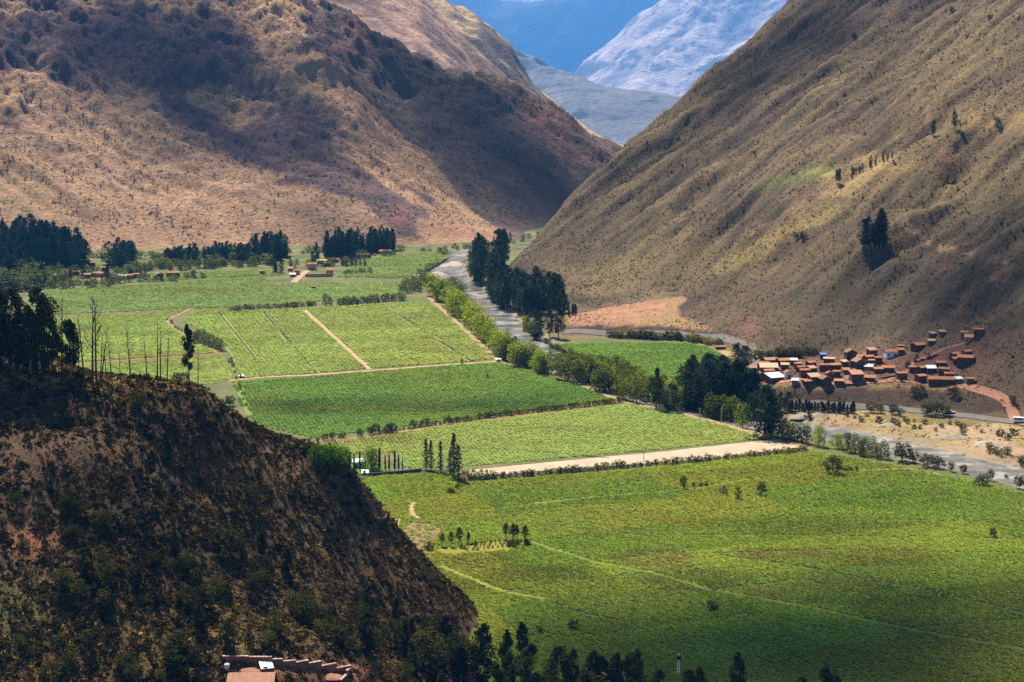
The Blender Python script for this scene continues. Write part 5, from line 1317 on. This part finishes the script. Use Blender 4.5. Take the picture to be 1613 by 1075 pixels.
HOUSES = [  # px, py of the foot, width px, roof, style, wall, wall height m
    (1150, 595, 15, 'old', 'end', 0, 2.4), (1162, 601, 14, 'tan', 'shed', 1, 2.0), (1174, 599, 14, 'orange', 'end', 0, 3.0), (1186, 593, 12, 'old', 'shed', 0, 3.6), (1172, 606, 14, 'old', 'gable', 1, 2.0),
    (1204, 582, 18, 'orange', 'gable', 0, 2.4), (1214, 576, 20, 'old', 'gable', 0, 2.4), (1235, 577, 20, 'orange', 'gable', 0, 2.4), (1251, 576, 10, 'white', 'shed', 0, 2.3), (1237, 583, 12, 'tan', 'shed', 0, 2.2),
    (1212, 588, 28, 'tan', 'shed', 0, 2.4), (1211, 594, 16, 'orange', 'gable', 0, 2.6), (1196, 601, 17, 'old', 'end', 0, 2.7), (1222, 602, 26, 'white', 'shed', 0, 1.8), (1242, 597, 11, 'orange', 'end', 2, 2.8),
    (1257, 582, 11, 'orange', 'gable', 0, 2.4), (1262, 587, 13, 'orange', 'gable', 0, 2.2), (1268, 595, 15, 'orange', 'gable', 0, 3.0), (1278, 580, 13, 'orange', 'gable', 0, 2.3), (1280, 588, 12, 'old', 'shed', 0, 2.0),
    (1307, 576, 17, 'tan', 'gable', 0, 3.0), (1299, 586, 15, 'orange', 'gable', 0, 3.0), (1316, 586, 16, 'orange', 'gable', 0, 3.0), (1284, 604, 18, 'tan', 'shed', 0, 2.4), (1307, 598, 12, 'orange', 'end', 0, 2.5),
    (1300, 609, 17, 'old', 'end', 0, 3.2), (1253, 609, 10, 'white', 'shed', 1, 2.0), (1273, 608, 15, 'orange', 'gable', 0, 1.8), (1318, 594, 11, 'orange', 'gable', 0, 2.2), (1322, 608, 14, 'old', 'gable', 0, 1.7), (1297, 567, 8, 'blue', 'shed', 0, 2.2),
    (1341, 568, 18, 'old', 'end', 0, 3.6), (1374, 566, 14, 'old', 'shed', 0, 4.2), (1405, 564, 21, 'orange', 'gable', 2, 2.6), (1420, 553, 10, 'orange', 'gable', 0, 2.0), (1420, 560, 10, 'orange', 'shed', 0, 2.2), (1448, 552, 18, 'orange', 'gable', 0, 2.2),
    (1356, 571, 11, 'orange', 'shed', 0, 2.2), (1369, 571, 14, 'orange', 'gable', 0, 2.4), (1384, 574, 11, 'orange', 'gable', 0, 2.8), (1354, 582, 20, 'old', 'end', 0, 3.4), (1373, 577, 9, 'old', 'gable', 0, 2.4), (1369, 585, 13, 'white', 'shed', 1, 1.8),
    (1384, 589, 14, 'orange', 'gable', 0, 2.0), (1401, 588, 18, 'orange', 'gable', 0, 2.2), (1421, 599, 16, 'orange', 'gable', 0, 2.8), (1439, 588, 12, 'orange', 'gable', 0, 2.4), (1454, 589, 13, 'old', 'gable', 0, 2.4), (1451, 603, 14, 'orange', 'gable', 0, 2.8),
    (1350, 603, 19, 'old', 'shed', 0, 3.6), (1371, 602, 16, 'old', 'shed', 0, 1.6), (1331, 578, 10, 'tan', 'shed', 0, 2.0), (1334, 591, 10, 'orange', 'shed', 0, 2.0),
    (1543, 530, 15, 'orange', 'gable', 0, 2.8), (1520, 534, 11, 'orange', 'shed', 0, 2.2), (1528, 539, 14, 'old', 'shed', 1, 1.6), (1505, 566, 13, 'orange', 'gable', 0, 2.2), (1524, 563, 12, 'orange', 'gable', 0, 2.2), (1523, 576, 25, 'orange', 'gable', 0, 3.2),
    (1506, 574, 8, 'orange', 'shed', 0, 2.0), (1483, 580, 15, 'orange', 'gable', 0, 2.2), (1468, 589, 14, 'white', 'shed', 0, 2.0), (1489, 592, 17, 'old', 'gable', 0, 2.8), (1496, 598, 15, 'orange', 'gable', 0, 2.2), (1484, 609, 40, 'orange', 'gable', 0, 2.8),
    (1511, 605, 11, 'white', 'shed', 1, 1.8), (1530, 606, 12, 'old', 'gable', 0, 2.0), (1470, 533, 9, 'old', 'shed', 0, 1.6), (1485, 530, 9, 'tan', 'shed', 0, 1.5), (1468, 544, 11, 'tan', 'shed', 0, 1.5)]
ROWS = [(600, 'front row'), (588, 'second row'), (576, 'third row'), (562, 'fourth row'), (0, 'top row')]
byrow = {}
for hsp in HOUSES:
    for lim, rn in ROWS:
        if hsp[1] >= lim: byrow.setdefault(rn, []).append(hsp); break
for rn, lst in byrow.items():
    for i, (px, py, w, roof, style, wl, hm) in enumerate(sorted(lst)):
        size = 'long' if w >= 24 else 'small' if w <= 11 else 'tall' if hm >= 3.4 else 'low' if hm < 2 else ''
        wn_ = ['brown adobe', 'pale-walled', 'white-walled'][wl]
        lab = f'{size} {wn_} house, {ROOFM[roof][1]} roof, {ordinal(i + 1)} from the road in village {rn}'.strip()
        house(px, py, w, lab, roof, style, [M_adobe, M_pinkadobe, M_plaster][wl], hm, nwin=1 if w < 14 else 2)
# low walls and rubble heaps of the village terraces
def wall_run(name, label, px_pts, th, h, mat, copemat=None, seg=4.0, group=None, cat='wall', step_top=0.0):
    P = [hit(*q) for q in px_pts]
    t = thing(name, label, cat, P[0], 0, 1.0, group)
    o = Vector(P[0])
    for a, b in zip(P[:-1], P[1:]):
        a, b = Vector(a), Vector(b); L = (b - a).length; n = max(1, int(L / seg))
        for k in range(n):
            c0, c1 = a.lerp(b, k / n), a.lerp(b, (k + 1) / n)
            m_ = (c0 + c1) / 2; z = float(zg(m_.x, m_.y)); ang = math.atan2((c1 - c0).y, (c1 - c0).x)
            hh = h + random.uniform(-step_top, step_top)
            mb = MB(); mb.box(m_.x - o.x, m_.y - o.y, z - o.z + hh / 2 - .6, L / n - .01, th, hh + 1.2, ang)
            mb.build('wall_panel', mat, t)
            if copemat:
                nb = max(2, int(L / n / .9))
                for q in range(nb):
                    cc_ = c0.lerp(c1, (q + .5) / nb)
                    mb = MB(); mb.box(cc_.x - o.x, cc_.y - o.y, z - o.z + hh + .08, L / n / nb * .88, th + .25, .14, ang + random.uniform(-.05, .05))
                    mb.build('coping_tile', copemat, t)
    return t
wall_run('earth_wall', 'long dark earth wall between the bright lawn and the field', [(580, 751), (620, 748), (664, 744)], .5, 1.3, M_adobe, None, 3.0)
wall_run('earth_wall', 'dark earth wall beside the ploughed plot', [(592, 824), (608, 822), (626, 819)], .4, .9, M_adobe, None, 3.0)
for i, (a, b_, l) in enumerate([((1480, 549), (1525, 537), 'low stone wall climbing to the topmost village houses'), ((1440, 572), (1480, 560), 'low adobe wall across the bare slope in the village'), ((1325, 609), (1355, 607), 'low adobe wall at the edge of the road bank'), ((1390, 597), (1412, 594), 'broken adobe wall beside the rubble slope')]):
    wall_run('village_wall', l, [a, b_], .4, .8, M_pinkadobe if i == 0 else M_adobe, None, 3.0, 'village walls')
# walled yard at the bottom of the hillside
wall_run('yard_wall', 'red adobe yard wall with pale coping tiles at the bottom of the hillside', [(350, 1047), (392, 1046), (429, 1047), (446, 1050), (466, 1053), (506, 1057), (553, 1061), (546, 1070), (536, 1086)], .45, 1.35, plain_mat('red_adobe', (0.20, 0.075, 0.05), (0.29, 0.12, 0.08), .7, .05), plain_mat('pale_coping', (0.33, 0.22, 0.17), (0.46, 0.33, 0.27), 1, .03), 3.2, None, 'wall', .12)
house(394, 1092, 74, 'big terracotta tiled roof of the yard house at the bottom edge', 'old', 'gable', M_adobe, 2.6, 6.5, .05, None, 'yard_house', 'house')
house(419, 1066, 17, 'small yard shed with pale bluish metal roof', 'white', 'shed', M_adobe, 1.5, 2.6, .3, None, 'yard_shed', 'shed', 1)
def tank(px, py, label):
    p = hit(px, py); t = thing('water_tank', label, 'tank', p)
    mb = MB(); mb.tube([(0, 0, 0), (0, 0, .1), (0, 0, 1.15), (0, 0, 1.3)], [.62, .66, .66, .5], 12); mb.build('body', M_plaster, t)
    mb = MB(); mb.tube([(0, 0, 1.3), (0, 0, 1.42)], [.28, .25], 10); mb.build('lid', M_sheet, t)
tank(358, 1057, 'white round water tank in the corner of the walled yard')
# dirt mound and timber in the yard
def heap(px, py, rx, ry, h, mat, label, name='earth_heap', cat='heap', group=None):
    p = hit(px, py); n, mrows = 18, 4; V = [(0, 0, h)]; F = []
    for j in range(1, mrows + 1):
        for k in range(n):
            a = 6.2832 * k / n; q = j / mrows; w_ = 1 + .18 * math.sin(3 * a + px) + random.uniform(-.06, .06)
            V.append((rx * q * w_ * math.cos(a), ry * q * w_ * math.sin(a), h * (1 - q) ** 1.0 * random.uniform(.8, 1.15) - .25 * (j == mrows)))
    for k in range(n): F.append((0, 1 + k, 1 + (k + 1) % n))
    for j in range(mrows - 1):
        for k in range(n):
            a, b_ = 1 + j * n + k, 1 + j * n + (k + 1) % n
            F += [(a, a + n, b_ + n), (a, b_ + n, b_)]
    me = fastmesh(name, V, F, mat, None, True)
    o = obj(name, me); o.location = p
    tag(o, label, cat, group)
heap(395, 1062, 3.2, 2.2, .9, M_redirt, 'heap of red earth in the walled yard beside the shed')
heap(520, 1068, 3.0, 2.0, .7, M_redirt, 'heap of red earth at the far end of the walled yard')
for i, (x, y, rx, l) in enumerate([(1265, 657, 7, 'pale sand mound beside the grove end'), (1290, 655, 6, 'pale sand mound on the flood plain by the road'), (1400, 672, 6, 'rounded sand mound in the middle of the flood plain'), (1500, 690, 9, 'broad stony mound on the flood plain'), (1560, 700, 9, 'broad stony mound near the river edge')]):
    heap(x, y, rx, rx * .7, 1.4, M_gravel, l, 'sand_mound', 'mound', 'mounds on the flood plain')
# far village and the adobe compound
FARH = [(67, 440, 8, 'white', 'shed', 2), (89, 440, 14, 'white', 'gable', 1), (107, 438, 11, 'orange', 'gable', 0), (119, 434, 10, 'orange', 'gable', 1), (135, 434, 16, 'orange', 'gable', 0), (134, 439, 15, 'old', 'gable', 0), (154, 437, 20, 'orange', 'gable', 1),
        (164, 428, 9, 'orange', 'gable', 0), (144, 420, 10, 'orange', 'gable', 0), (192, 441, 14, 'white', 'gable', 0), (205, 440, 12, 'orange', 'gable', 0), (214, 438, 9, 'old', 'gable', 1), (138, 449, 8, 'orange', 'shed', 0), (40, 432, 9, 'old', 'gable', 1), (46, 437, 9, 'orange', 'gable', 1), (251, 438, 11, 'old', 'gable', 0), (272, 436, 18, 'orange', 'gable', 0), (413, 433, 7, 'orange', 'gable', 1)]
for i, (x, y, w, rf, st, wl) in enumerate(sorted(FARH)):
    house(x, y, w, f'tiny {["adobe", "pale", "white"][wl]} house with {ROOFM[rf][1]} roof below the far wood, {ordinal(i + 1)} from the left', rf, st, [M_adobe, M_pinkadobe, M_plaster][wl], 3.0, None, None, 'houses of the far village', 'far_house', 'house', 1)
COMP = [(491, 426, 13, 'orange', 'gable', 1, 5.0), (519, 433, 11, 'orange', 'shed', 1, 3.6), (468, 434, 8, 'orange', 'gable', 1, 4.0), (461, 437, 9, 'white', 'shed', 1, 2.2), (507, 416, 15, 'tan', 'gable', 1, 2.6), (515, 420, 10, 'orange', 'gable', 0, 2.8), (527, 414, 13, 'orange', 'gable', 1, 2.8),
        (457, 428, 8, 'orange', 'shed', 1, 2.4), (563, 406, 11, 'orange', 'gable', 1, 2.8), (577, 406, 12, 'old', 'gable', 1, 2.4), (606, 401, 19, 'orange', 'gable', 1, 2.8), (494, 456, 6, 'old', 'gable', 0, 2.0)]
for i, (x, y, w, rf, st, wl, hm) in enumerate(sorted(COMP)):
    house(x, y, w, f'pinkish adobe building with {ROOFM[rf][1]} roof around the far compound, {ordinal(i + 1)} from the left', rf, st, [M_adobe, M_pinkadobe][wl], hm, None, .1, 'buildings of the far compound', 'compound_building', 'building', 1)
wall_run('compound_wall', 'long pale adobe wall of the compound in the far fields', [(481, 437), (500, 437), (524, 436)], .6, 2.6, M_pinkadobe, None, 4.0)
obj('compound_track', ribbon(gp([(463, 446), (470, 438), (478, 432), (484, 427)]), 2.6, lambda x, y: 0.0, 'compound_track', M_dirt, .3, step=6), kind='structure')
# single small buildings
house(563, 738, 17, 'white house between the bright garden trees', 'white', 'gable', M_plaster, 2.6, 5, .1, None, 'white_house', 'house')
house(575, 749, 8, 'low white shelter on the bright lawn', 'white', 'shed', M_plaster, .9, 2.4, .1, None, 'white_shelter', 'shelter', 0)
house(785, 571, 7, 'tiny white hut at the corner of the river path', 'white', 'gable', M_plaster, 1.6, 2.4, .2, None, 'white_hut', 'hut', 0)
house(380, 596, 7, 'tiny pale hut on the crossing of the bright verge', 'white', 'gable', M_pinkadobe, 1.2, 2.4, .2, None, 'field_hut', 'hut', 0)
house(1135, 551, 15, 'wooden hut with tiled roof on the yellow plot', 'old', 'gable', M_wood, 1.7, 3, .1, None, 'wooden_hut', 'hut', 1)

# ------------------------------------------------------------------ poles, mast, vehicles
def pole(px, py, hpx, label):
    p = hit(px, py); h = hpx * p[1] / FPX
    t = thing('utility_pole', label, 'pole', (p[0], p[1], p[2] - .2), random.uniform(-.4, .4), 1.0, 'utility poles')
    M_p = M_concrete
    mb = MB(); mb.tube([(0, 0, 0), (0, 0, h)], [.2, .13], 8); mb.build('shaft', M_p, t)
    mb = MB(); mb.box(0, 0, h - .5, 1.8, .14, .14); ca_ = mb.build('crossarm', M_wood, t)
    for dx in (-.75, 0, .75):
        mb = MB(); mb.tube([(dx, 0, h - .43), (dx, 0, h - .2)], [.07, .05], 6); mb.build('insulator', M_plaster, ca_)
M_concrete = plain_mat('pole_concrete', (0.42, 0.38, 0.33), (0.55, 0.51, 0.46), 1.0)
for x, y, h, l in [(1260, 634, 20, 'pale utility pole in front of the road bank'), (1397, 637, 20, 'pale utility pole below the middle of the village'), (1178, 630, 26, 'white utility pole standing among the dark grove'), (1136, 668, 26, 'white utility pole before the rounded green trees'), (1298, 707, 26, 'utility pole by the lime-green tree on the river bank'),
                   (1102, 660, 18, 'short pole at the field edge of the dark grove'), (1222, 560, 14, 'thin pole behind the village rooftops'), (1290, 560, 16, 'thin pole beside the blue-roofed shack'), (1140, 534, 12, 'pole beside the road on the pink field bank'), (1137, 781, 14, 'pale post in front of the dark field bush'), (1143, 781, 14, 'second pale post in front of the dark field bush'), (1014, 728, 18, 'thin pole on the bare strip'), (636, 690, 10, 'thin pole in the middle field')]:
    pole(x, y, h, l)
M_redp = plain_mat('red_paint', (0.42, 0.06, 0.03), (0.5, 0.09, 0.05), 1.0)
def mast(px, py, top):
    p = hit(px, py); h = (py - top) * p[1] / FPX
    t = thing('radio_mast', 'slim red and white mast rising behind the bottom-edge trees', 'mast', p)
    nsec = 6
    for s_ in range(nsec):
        mb = MB(); z0, z1 = h * .9 * s_ / nsec, h * .9 * (s_ + 1) / nsec; r0, r1 = .55 - .06 * s_, .55 - .06 * (s_ + 1)
        cs = [(-1, -1), (1, -1), (1, 1), (-1, 1)]
        for k in range(4):
            a, b_ = cs[k], cs[(k + 1) % 4]
            mb.tube([(a[0] * r0, a[1] * r0, z0), (a[0] * r1, a[1] * r1, z1)], [.07, .07], 5)
            mb.tube([(a[0] * r0, a[1] * r0, z0), (b_[0] * r1, b_[1] * r1, z1)], [.04, .04], 4)
            mb.tube([(a[0] * r1, a[1] * r1, z1), (b_[0] * r1, b_[1] * r1, z1)], [.04, .04], 4)
        mb.build('lattice_section', M_redp if s_ == 3 else M_plaster, t)
    mb = MB(); mb.tube([(0, 0, h * .88), (0, 0, h * .9), (0, 0, h * .95), (0, 0, h * .96)], [.3, .6, .6, .3], 10); mb.build('antenna_drum', M_dark, t)
    mb = MB(); mb.tube([(0, 0, h * .96), (0, 0, h)], [.22, .12], 8); mb.build('top_lamp', M_plaster, t)
mast(1068, 1112, 1024)
M_paint = plain_mat('white_car_paint', (0.7, 0.7, 0.7), (0.78, 0.78, 0.78), 1.0, rough=.3, spec=.5)
M_tyre = plain_mat('tyre_rubber', (0.02, 0.02, 0.02), (0.035, 0.035, 0.035), 1.0)
M_glass = plain_mat('car_glass', (0.02, 0.025, 0.03), (0.04, 0.045, 0.05), 1.0, rough=.08, spec=.6)
def vehicle(px, py, label, name, cat, L, Wd, Ht, cab, rz):
    p = hit(px, py); t = thing(name, label, cat, (p[0], p[1], p[2] + .28), rz)
    prof = [(-L / 2, .35), (L / 2, .35), (L / 2, .8), (L / 2 - cab[0], .95), (L / 2 - cab[1], Ht), (-L / 2 + cab[2], Ht), (-L / 2, .95)]
    n = len(prof); mb = MB()
    mb.add([(x, -Wd / 2, z) for x, z in prof] + [(x, Wd / 2, z) for x, z in prof], [tuple(range(n)), tuple(range(2 * n - 1, n - 1, -1))] + [(i, (i + n), (i + 1) % n + n, (i + 1) % n) for i in range(n)])
    mb.build('body', M_paint, t)
    for sy in (-1, 1):
        mb = MB(); mb.box((-L / 2 + cab[2] + L / 2 - cab[1]) / 2, sy * (Wd / 2 + .004), (Ht + .95) / 2, (L - cab[1] - cab[2]) * .86, .02, (Ht - .95) * .6); mb.build('side_window', M_glass, t)
        mb = MB(); mb.box(L / 2 + .01, sy * Wd * .36, .68, .05, .3, .18); mb.build('headlight', M_sheet, t)
        for sx in (-1, 1):
            mb = MB(); mb.tube([(sx * L * .31, sy * (Wd / 2 - .2), .33), (sx * L * .31, sy * (Wd / 2 + .03), .33)], [.34, .34], 14); wo = mb.build('wheel', M_tyre, t)
            mb = MB(); mb.tube([(sx * L * .31, sy * (Wd / 2 + .02), .33), (sx * L * .31, sy * (Wd / 2 + .045), .33)], [.19, .19], 10); mb.build('rim', M_sheet, wo)
vehicle(1606, 667, 'white van on the valley road at the right edge of the picture', 'parked_van', 'van', 5.6, 2.0, 2.3, (.5, 1.1, .05), -.25)
vehicle(1497, 653, 'small white car on the valley road beside the dark roadside clump', 'parked_car', 'car', 4.2, 1.7, 1.45, (1.1, 1.7, .5), -.2)

# ------------------------------------------------------------------ scrub and dry grass
def scrub(name, label, T, n, ext, size, dens, palette, ntri, mat, seed, lean=0.9, maxh=None, power=1.6):
    rg = np.random.default_rng(seed)
    x = rg.uniform(ext[0], ext[1], n); y = rg.uniform(ext[2], ext[3], n)
    z = T.at(x, y)
    ppx, ppy = project(x, y, z)
    k = (z > zg(x, y) - .05) & (ppx > -330) & (ppx < 1900) & (ppy > -90) & (ppy < 1170)
    k &= rg.uniform(0, 1, n) < dens(x, y, z, ppx, ppy)
    x, y, z, ppx, ppy = x[k], y[k], z[k], ppx[k], ppy[k]; n = len(x)
    s = size[0] + (size[1] - size[0]) * rg.uniform(0, 1, n) ** power
    pal = np.array(palette)
    ci = np.clip(((fbm(x, y, 14, 3, seed + 1) * .9 + .5 + rg.normal(0, .22, n)) * len(pal)).astype(int), 0, len(pal) - 1)
    cc = pal[ci] * rg.uniform(.7, 1.35, (n, 1))
    V = np.zeros((n, ntri * 3, 3)); 
    for q in range(ntri):
        d_ = rg.normal(size=(n, 3)); d_[:, 2] = np.abs(d_[:, 2]); d_ /= np.linalg.norm(d_, axis=1)[:, None]
        c0 = np.stack([x, y, z], 1) + d_ * (s * rg.uniform(.2, .55, n))[:, None] * np.array([1, 1, lean])
        for e in range(3):
            V[:, q * 3 + e] = c0 + rg.normal(size=(n, 3)) * (s * .3)[:, None] * np.array([1, 1, .8])
    me = fastmesh(name, V.reshape(-1, 3), np.arange(n * ntri * 3).reshape(-1, 3), mat, np.repeat(cc, ntri * 3, 0))
    tag(obj(name, me), label, name.replace('_', ' ').split()[-1], kind='stuff')
    print(name, n)
M_scrub = leaf_mat('scrub_leaf', None, None, 0.25, vcol=True)
def d_near(x, y, z, px, py):
    bare_ = np.clip(blobs(px, py, [(90, 712, 105, 28, 1.3), (430, 735, 40, 18, .8), (450, 1055, 100, 15, 1.2), (45, 850, 36, 22, .8)]), 0, 1)
    return np.clip(.85 + fbm(x, y, 16, 3, 501) * 1.0, .3, 1) * (1 - .93 * bare_) * smooth(.5, 3, z)
scrub('hillside_scrub', 'dark low scrub covering the shaded near hillside', NEAR, 64000, (-190, 90, 330, 520), (.45, 1.9), d_near,
      [(.022, .021, .008), (.034, .028, .011), (.048, .042, .014), (.07, .046, .019), (.095, .06, .025)], 12, M_scrub, 601)
def d_grass(x, y, z, px, py):
    return np.clip(.55 + fbm(x, y, 20, 3, 503) * 1.2, .15, 1) * smooth(.5, 3, z)
scrub('hillside_grass', 'dry yellow-brown grass tufts on the near hillside', NEAR, 60000, (-190, 90, 330, 520), (.35, .95), d_grass,
      [(.08, .045, .02), (.11, .065, .025), (.17, .105, .035), (.28, .18, .055), (.09, .07, .025)], 6, M_scrub, 611, 1.3)
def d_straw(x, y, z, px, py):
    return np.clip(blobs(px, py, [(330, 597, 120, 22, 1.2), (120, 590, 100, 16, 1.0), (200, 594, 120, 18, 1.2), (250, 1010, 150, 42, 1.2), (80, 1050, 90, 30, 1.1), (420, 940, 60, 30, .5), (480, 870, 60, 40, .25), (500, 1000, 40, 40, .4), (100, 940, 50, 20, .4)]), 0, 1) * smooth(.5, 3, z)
scrub('hillside_straw', 'bright straw-coloured grass with sunlight put into its colour on the near hillside', NEAR, 110000, (-190, 90, 330, 520), (.35, .95), d_straw,
      [(.26, .16, .05), (.38, .24, .07), (.46, .31, .095), (.24, .2, .05)], 6, M_scrub, 615, 1.5)  # straw palette brightened to paint sunlit patches on the slope
def d_rubble(x, y, z, px, py):
    return np.clip(blobs(px, py, [(1240, 592, 80, 16, .8), (1340, 588, 90, 20, .8), (1440, 588, 80, 22, .9), (1510, 575, 50, 26, .7), (1550, 535, 50, 12, .6)]), 0, .8)
scrub('village_rubble', 'rubble, clods and weeds lying between the village houses', RIGHT, 26000, (110, 260, 780, 960), (.3, 1.1), d_rubble,
      [(.07, .05, .025), (.12, .06, .04), (.17, .085, .055), (.24, .13, .085), (.36, .25, .18)], 5, M_scrub, 617, .6)
def d_right(x, y, z, px, py):
    open_ = np.clip(blobs(px, py, [(1000, 497, 75, 18, 1.4), (1050, 482, 30, 14, 1.2), (1345, 285, 45, 13, 1), (1400, 262, 42, 12, 1.1), (1290, 272, 26, 11, 1.2), (1240, 590, 80, 20, 1.2), (1340, 585, 90, 26, 1.3), (1440, 585, 80, 28, 1.3), (1510, 570, 60, 30, 1.0), (1560, 195, 60, 12, .7)]), 0, 1)
    open_ = np.maximum(open_, segs(px, py, [(1423, 352), (1430, 362), (1455, 372), (1465, 388), (1530, 398), (1580, 412), (1597, 420), (1560, 440)], 5.0))
    u = (x * -0.934 + y * -0.357); v = (x * 0.357 - y * 0.934)
    return np.clip(.5 + fbm(x, y, 30, 4, 505) * .9 + .6 * smooth(.1, -.35, fbm(u / 5.5, v, 58, 5, 41, True, 0.55)), .06, 1) * (1 - .95 * open_) * np.maximum(smooth(3, 7, z), ((ppb := (py > 611) & (py < 640) & (px > 1190) & (px < 1600))) * .8)
scrub('mountain_scrub', 'low dry scrub dotted over the right mountain', RIGHT, 170000, (-20, 480, 780, 1640), (.45, 1.6), d_right,
      [(.052, .040, .023), (.068, .049, .028), (.09, .064, .034), (.12, .085, .043), (.155, .115, .053)], 5, M_scrub, 621, .7)
def d_left(x, y, z, px, py):
    return np.clip(.45 + fbm(x, y, 45, 4, 507) * 1.1, .06, 1) * smooth(2, 8, z)
scrub('mountain_shrubs', 'small dark bushes dotted over the left mountain', LEFT, 60000, (-640, 300, 1480, 2140), (.9, 2.8), d_left,
      [(.09, .07, .05), (.13, .095, .065), (.2, .14, .085), (.28, .19, .115)], 5, M_scrub, 631, .8)
def d_flood(x, y, z, px, py):
    d0, s0 = polydist(x, y, RIVER)
    return (s0 > 0) * (d0 > 17) * np.clip(.35 + fbm(x, y, 18, 3, 509) * 1.3, 0, 1) * (y < 860)
scrub('floodplain_weeds', 'dry weeds and stones on the flood plain', GROUND, 16000, (60, 300, 640, 860), (.4, 1.5), d_flood,
      [(.06, .055, .025), (.12, .10, .04), (.22, .17, .06), (.28, .2, .12)], 5, M_scrub, 641, .7)

# ------------------------------------------------------------------ clouds above the valley (they shade parts of it)
M_cloud = bpy.data.materials.new('cloud_white'); M_cloud.use_nodes = True
nt = M_cloud.node_tree; nt.nodes.remove(nt.nodes['Principled BSDF'])
df = N(nt, 'ShaderNodeBsdfDiffuse'); df.inputs[0].default_value = (.9, .9, .9, 1)
tp = N(nt, 'ShaderNodeBsdfTransparent'); mx = N(nt, 'ShaderNodeMixShader'); mx.inputs[0].default_value = 0.12
nt.links.new(tp.outputs[0], mx.inputs[1]); nt.links.new(df.outputs[0], mx.inputs[2]); nt.links.new(mx.outputs[0], nt.nodes['Material Output'].inputs['Surface'])
CLOUD_Z = 2300.0
import bmesh
bm = bmesh.new(); bmesh.ops.create_icosphere(bm, subdivisions=2, radius=1.0)
ICO_V = np.array([v.co for v in bm.verts]); ICO_F = np.array([[v.index for v in f.verts] for f in bm.faces]); bm.free()
def cloud(label, px_line, rad, n, seed, at=None):
    """A cumulus over a stretch of the valley: its shadow falls along px_line."""
    rg = np.random.default_rng(seed); P = [Vector(hit(*q)) for q in px_line]
    c = sum(P, Vector()) / len(P)
    up = SUNV * ((CLOUD_Z - c.z) / SUNV.z)
    Vs, Fs = [], []
    for i in range(n):
        k = i % len(P); g = P[k]
        if len(P) > 1 and k + 1 < len(P): g = P[k].lerp(P[k + 1], rg.uniform(0, 1))
        r = rad * rg.uniform(.35, .8)
        off = rg.normal(size=2) * rad * .5
        q = g + SUNV * ((CLOUD_Z + rg.uniform(-30, 60) - g.z) / SUNV.z)
        v = ICO_V * np.array([r, r * .9, r * .45]) * (1 + .2 * fbm(ICO_V[:, :1] * 3 + i, ICO_V[:, 1:2] * 3 + ICO_V[:, 2:] * 2, 1.0, 2, seed + i))
        Fs.append(ICO_F + len(ICO_V) * i); Vs.append(v + np.array([q.x + off[0], q.y + off[1], q.z]))
    o = obj('cloud', fastmesh('cloud', np.concatenate(Vs), np.concatenate(Fs), M_cloud, None, True))
    tag(o, label, 'cloud', 'clouds over the valley')
cloud('thin cloud added to darken the near hillside', [(120, 790), (230, 810), (340, 840), (450, 880), (260, 870), (100, 850), (430, 790)], 22, 15, 701)  # unseen cloud put over the middle of the slope to keep it dark
cloud('white cloud over the bottom corner of the near field', [(1613, 1060), (1450, 1060), (1300, 1075), (1600, 980), (1640, 900), (1500, 990), (1200, 1075), (1350, 1000), (1050, 1075), (1150, 1040)], 52, 60, 703)  # unseen cloud, spread wide to darken the foreground as a vignette would
cloud('white cloud over the shaded mountain flank', [(600, 150), (660, 200), (720, 260), (780, 310), (840, 260), (900, 250), (780, 180), (700, 150), (860, 330)], 75, 56, 705)
cloud('white cloud over the top of the left mountain', [(40, 30), (120, 30), (220, 70), (330, 60), (300, 130), (380, 150), (250, 150), (420, 210), (470, 250)], 75, 44, 707)
cloud('white cloud over the crest of the right mountain', [(1240, 60), (1320, 20), (1180, 120), (1100, 190), (1400, -20), (1030, 250), (1350, 60)], 65, 32, 709)
cloud('white cloud over the shaded field', [(440, 645), (520, 645), (600, 645), (720, 640), (840, 630)], 17, 24, 711)
cloud('white cloud over the far wood', [(0, 400), (60, 420), (120, 420), (20, 440)], 45, 12, 713)
cloud('white cloud over the lower right mountainside', [(1560, 400), (1613, 480), (1600, 330), (1500, 470), (1540, 520), (1450, 430)], 50, 26, 715)
# ------------------------------------------------------------------ haze
ZTOP = max(float(o.matrix_world.translation.z + max((v[2] for v in o.bound_box), default=0)) for o in col.objects if o.type == 'MESH' and o.get('kind') == 'structure') + 12
hz = MB(); hz.box(0, 20000, (ZTOP - 340) / 2, 96000, 80000, ZTOP + 340)
m = bpy.data.materials.new('haze_air'); m.use_nodes = True
nt = m.node_tree; nt.nodes.remove(nt.nodes['Principled BSDF'])
pv = N(nt, 'ShaderNodeVolumePrincipled')
pv.inputs['Color'].default_value = (*HAZE_COLOR, 1)
pv.inputs['Density'].default_value = HAZE_DENSITY
pv.inputs['Anisotropy'].default_value = 0.1
nt.links.new(pv.outputs[0], nt.nodes['Material Output'].inputs['Volume'])
tag(hz.build('haze', m), 'pale blue haze filling the whole valley', 'haze', kind='stuff')
print('TOPZ', ZTOP, [round(float(t.Z.max()), 1) for t in TERR], 'MINZ', [round(float(t.Z.min()), 1) for t in TERR])
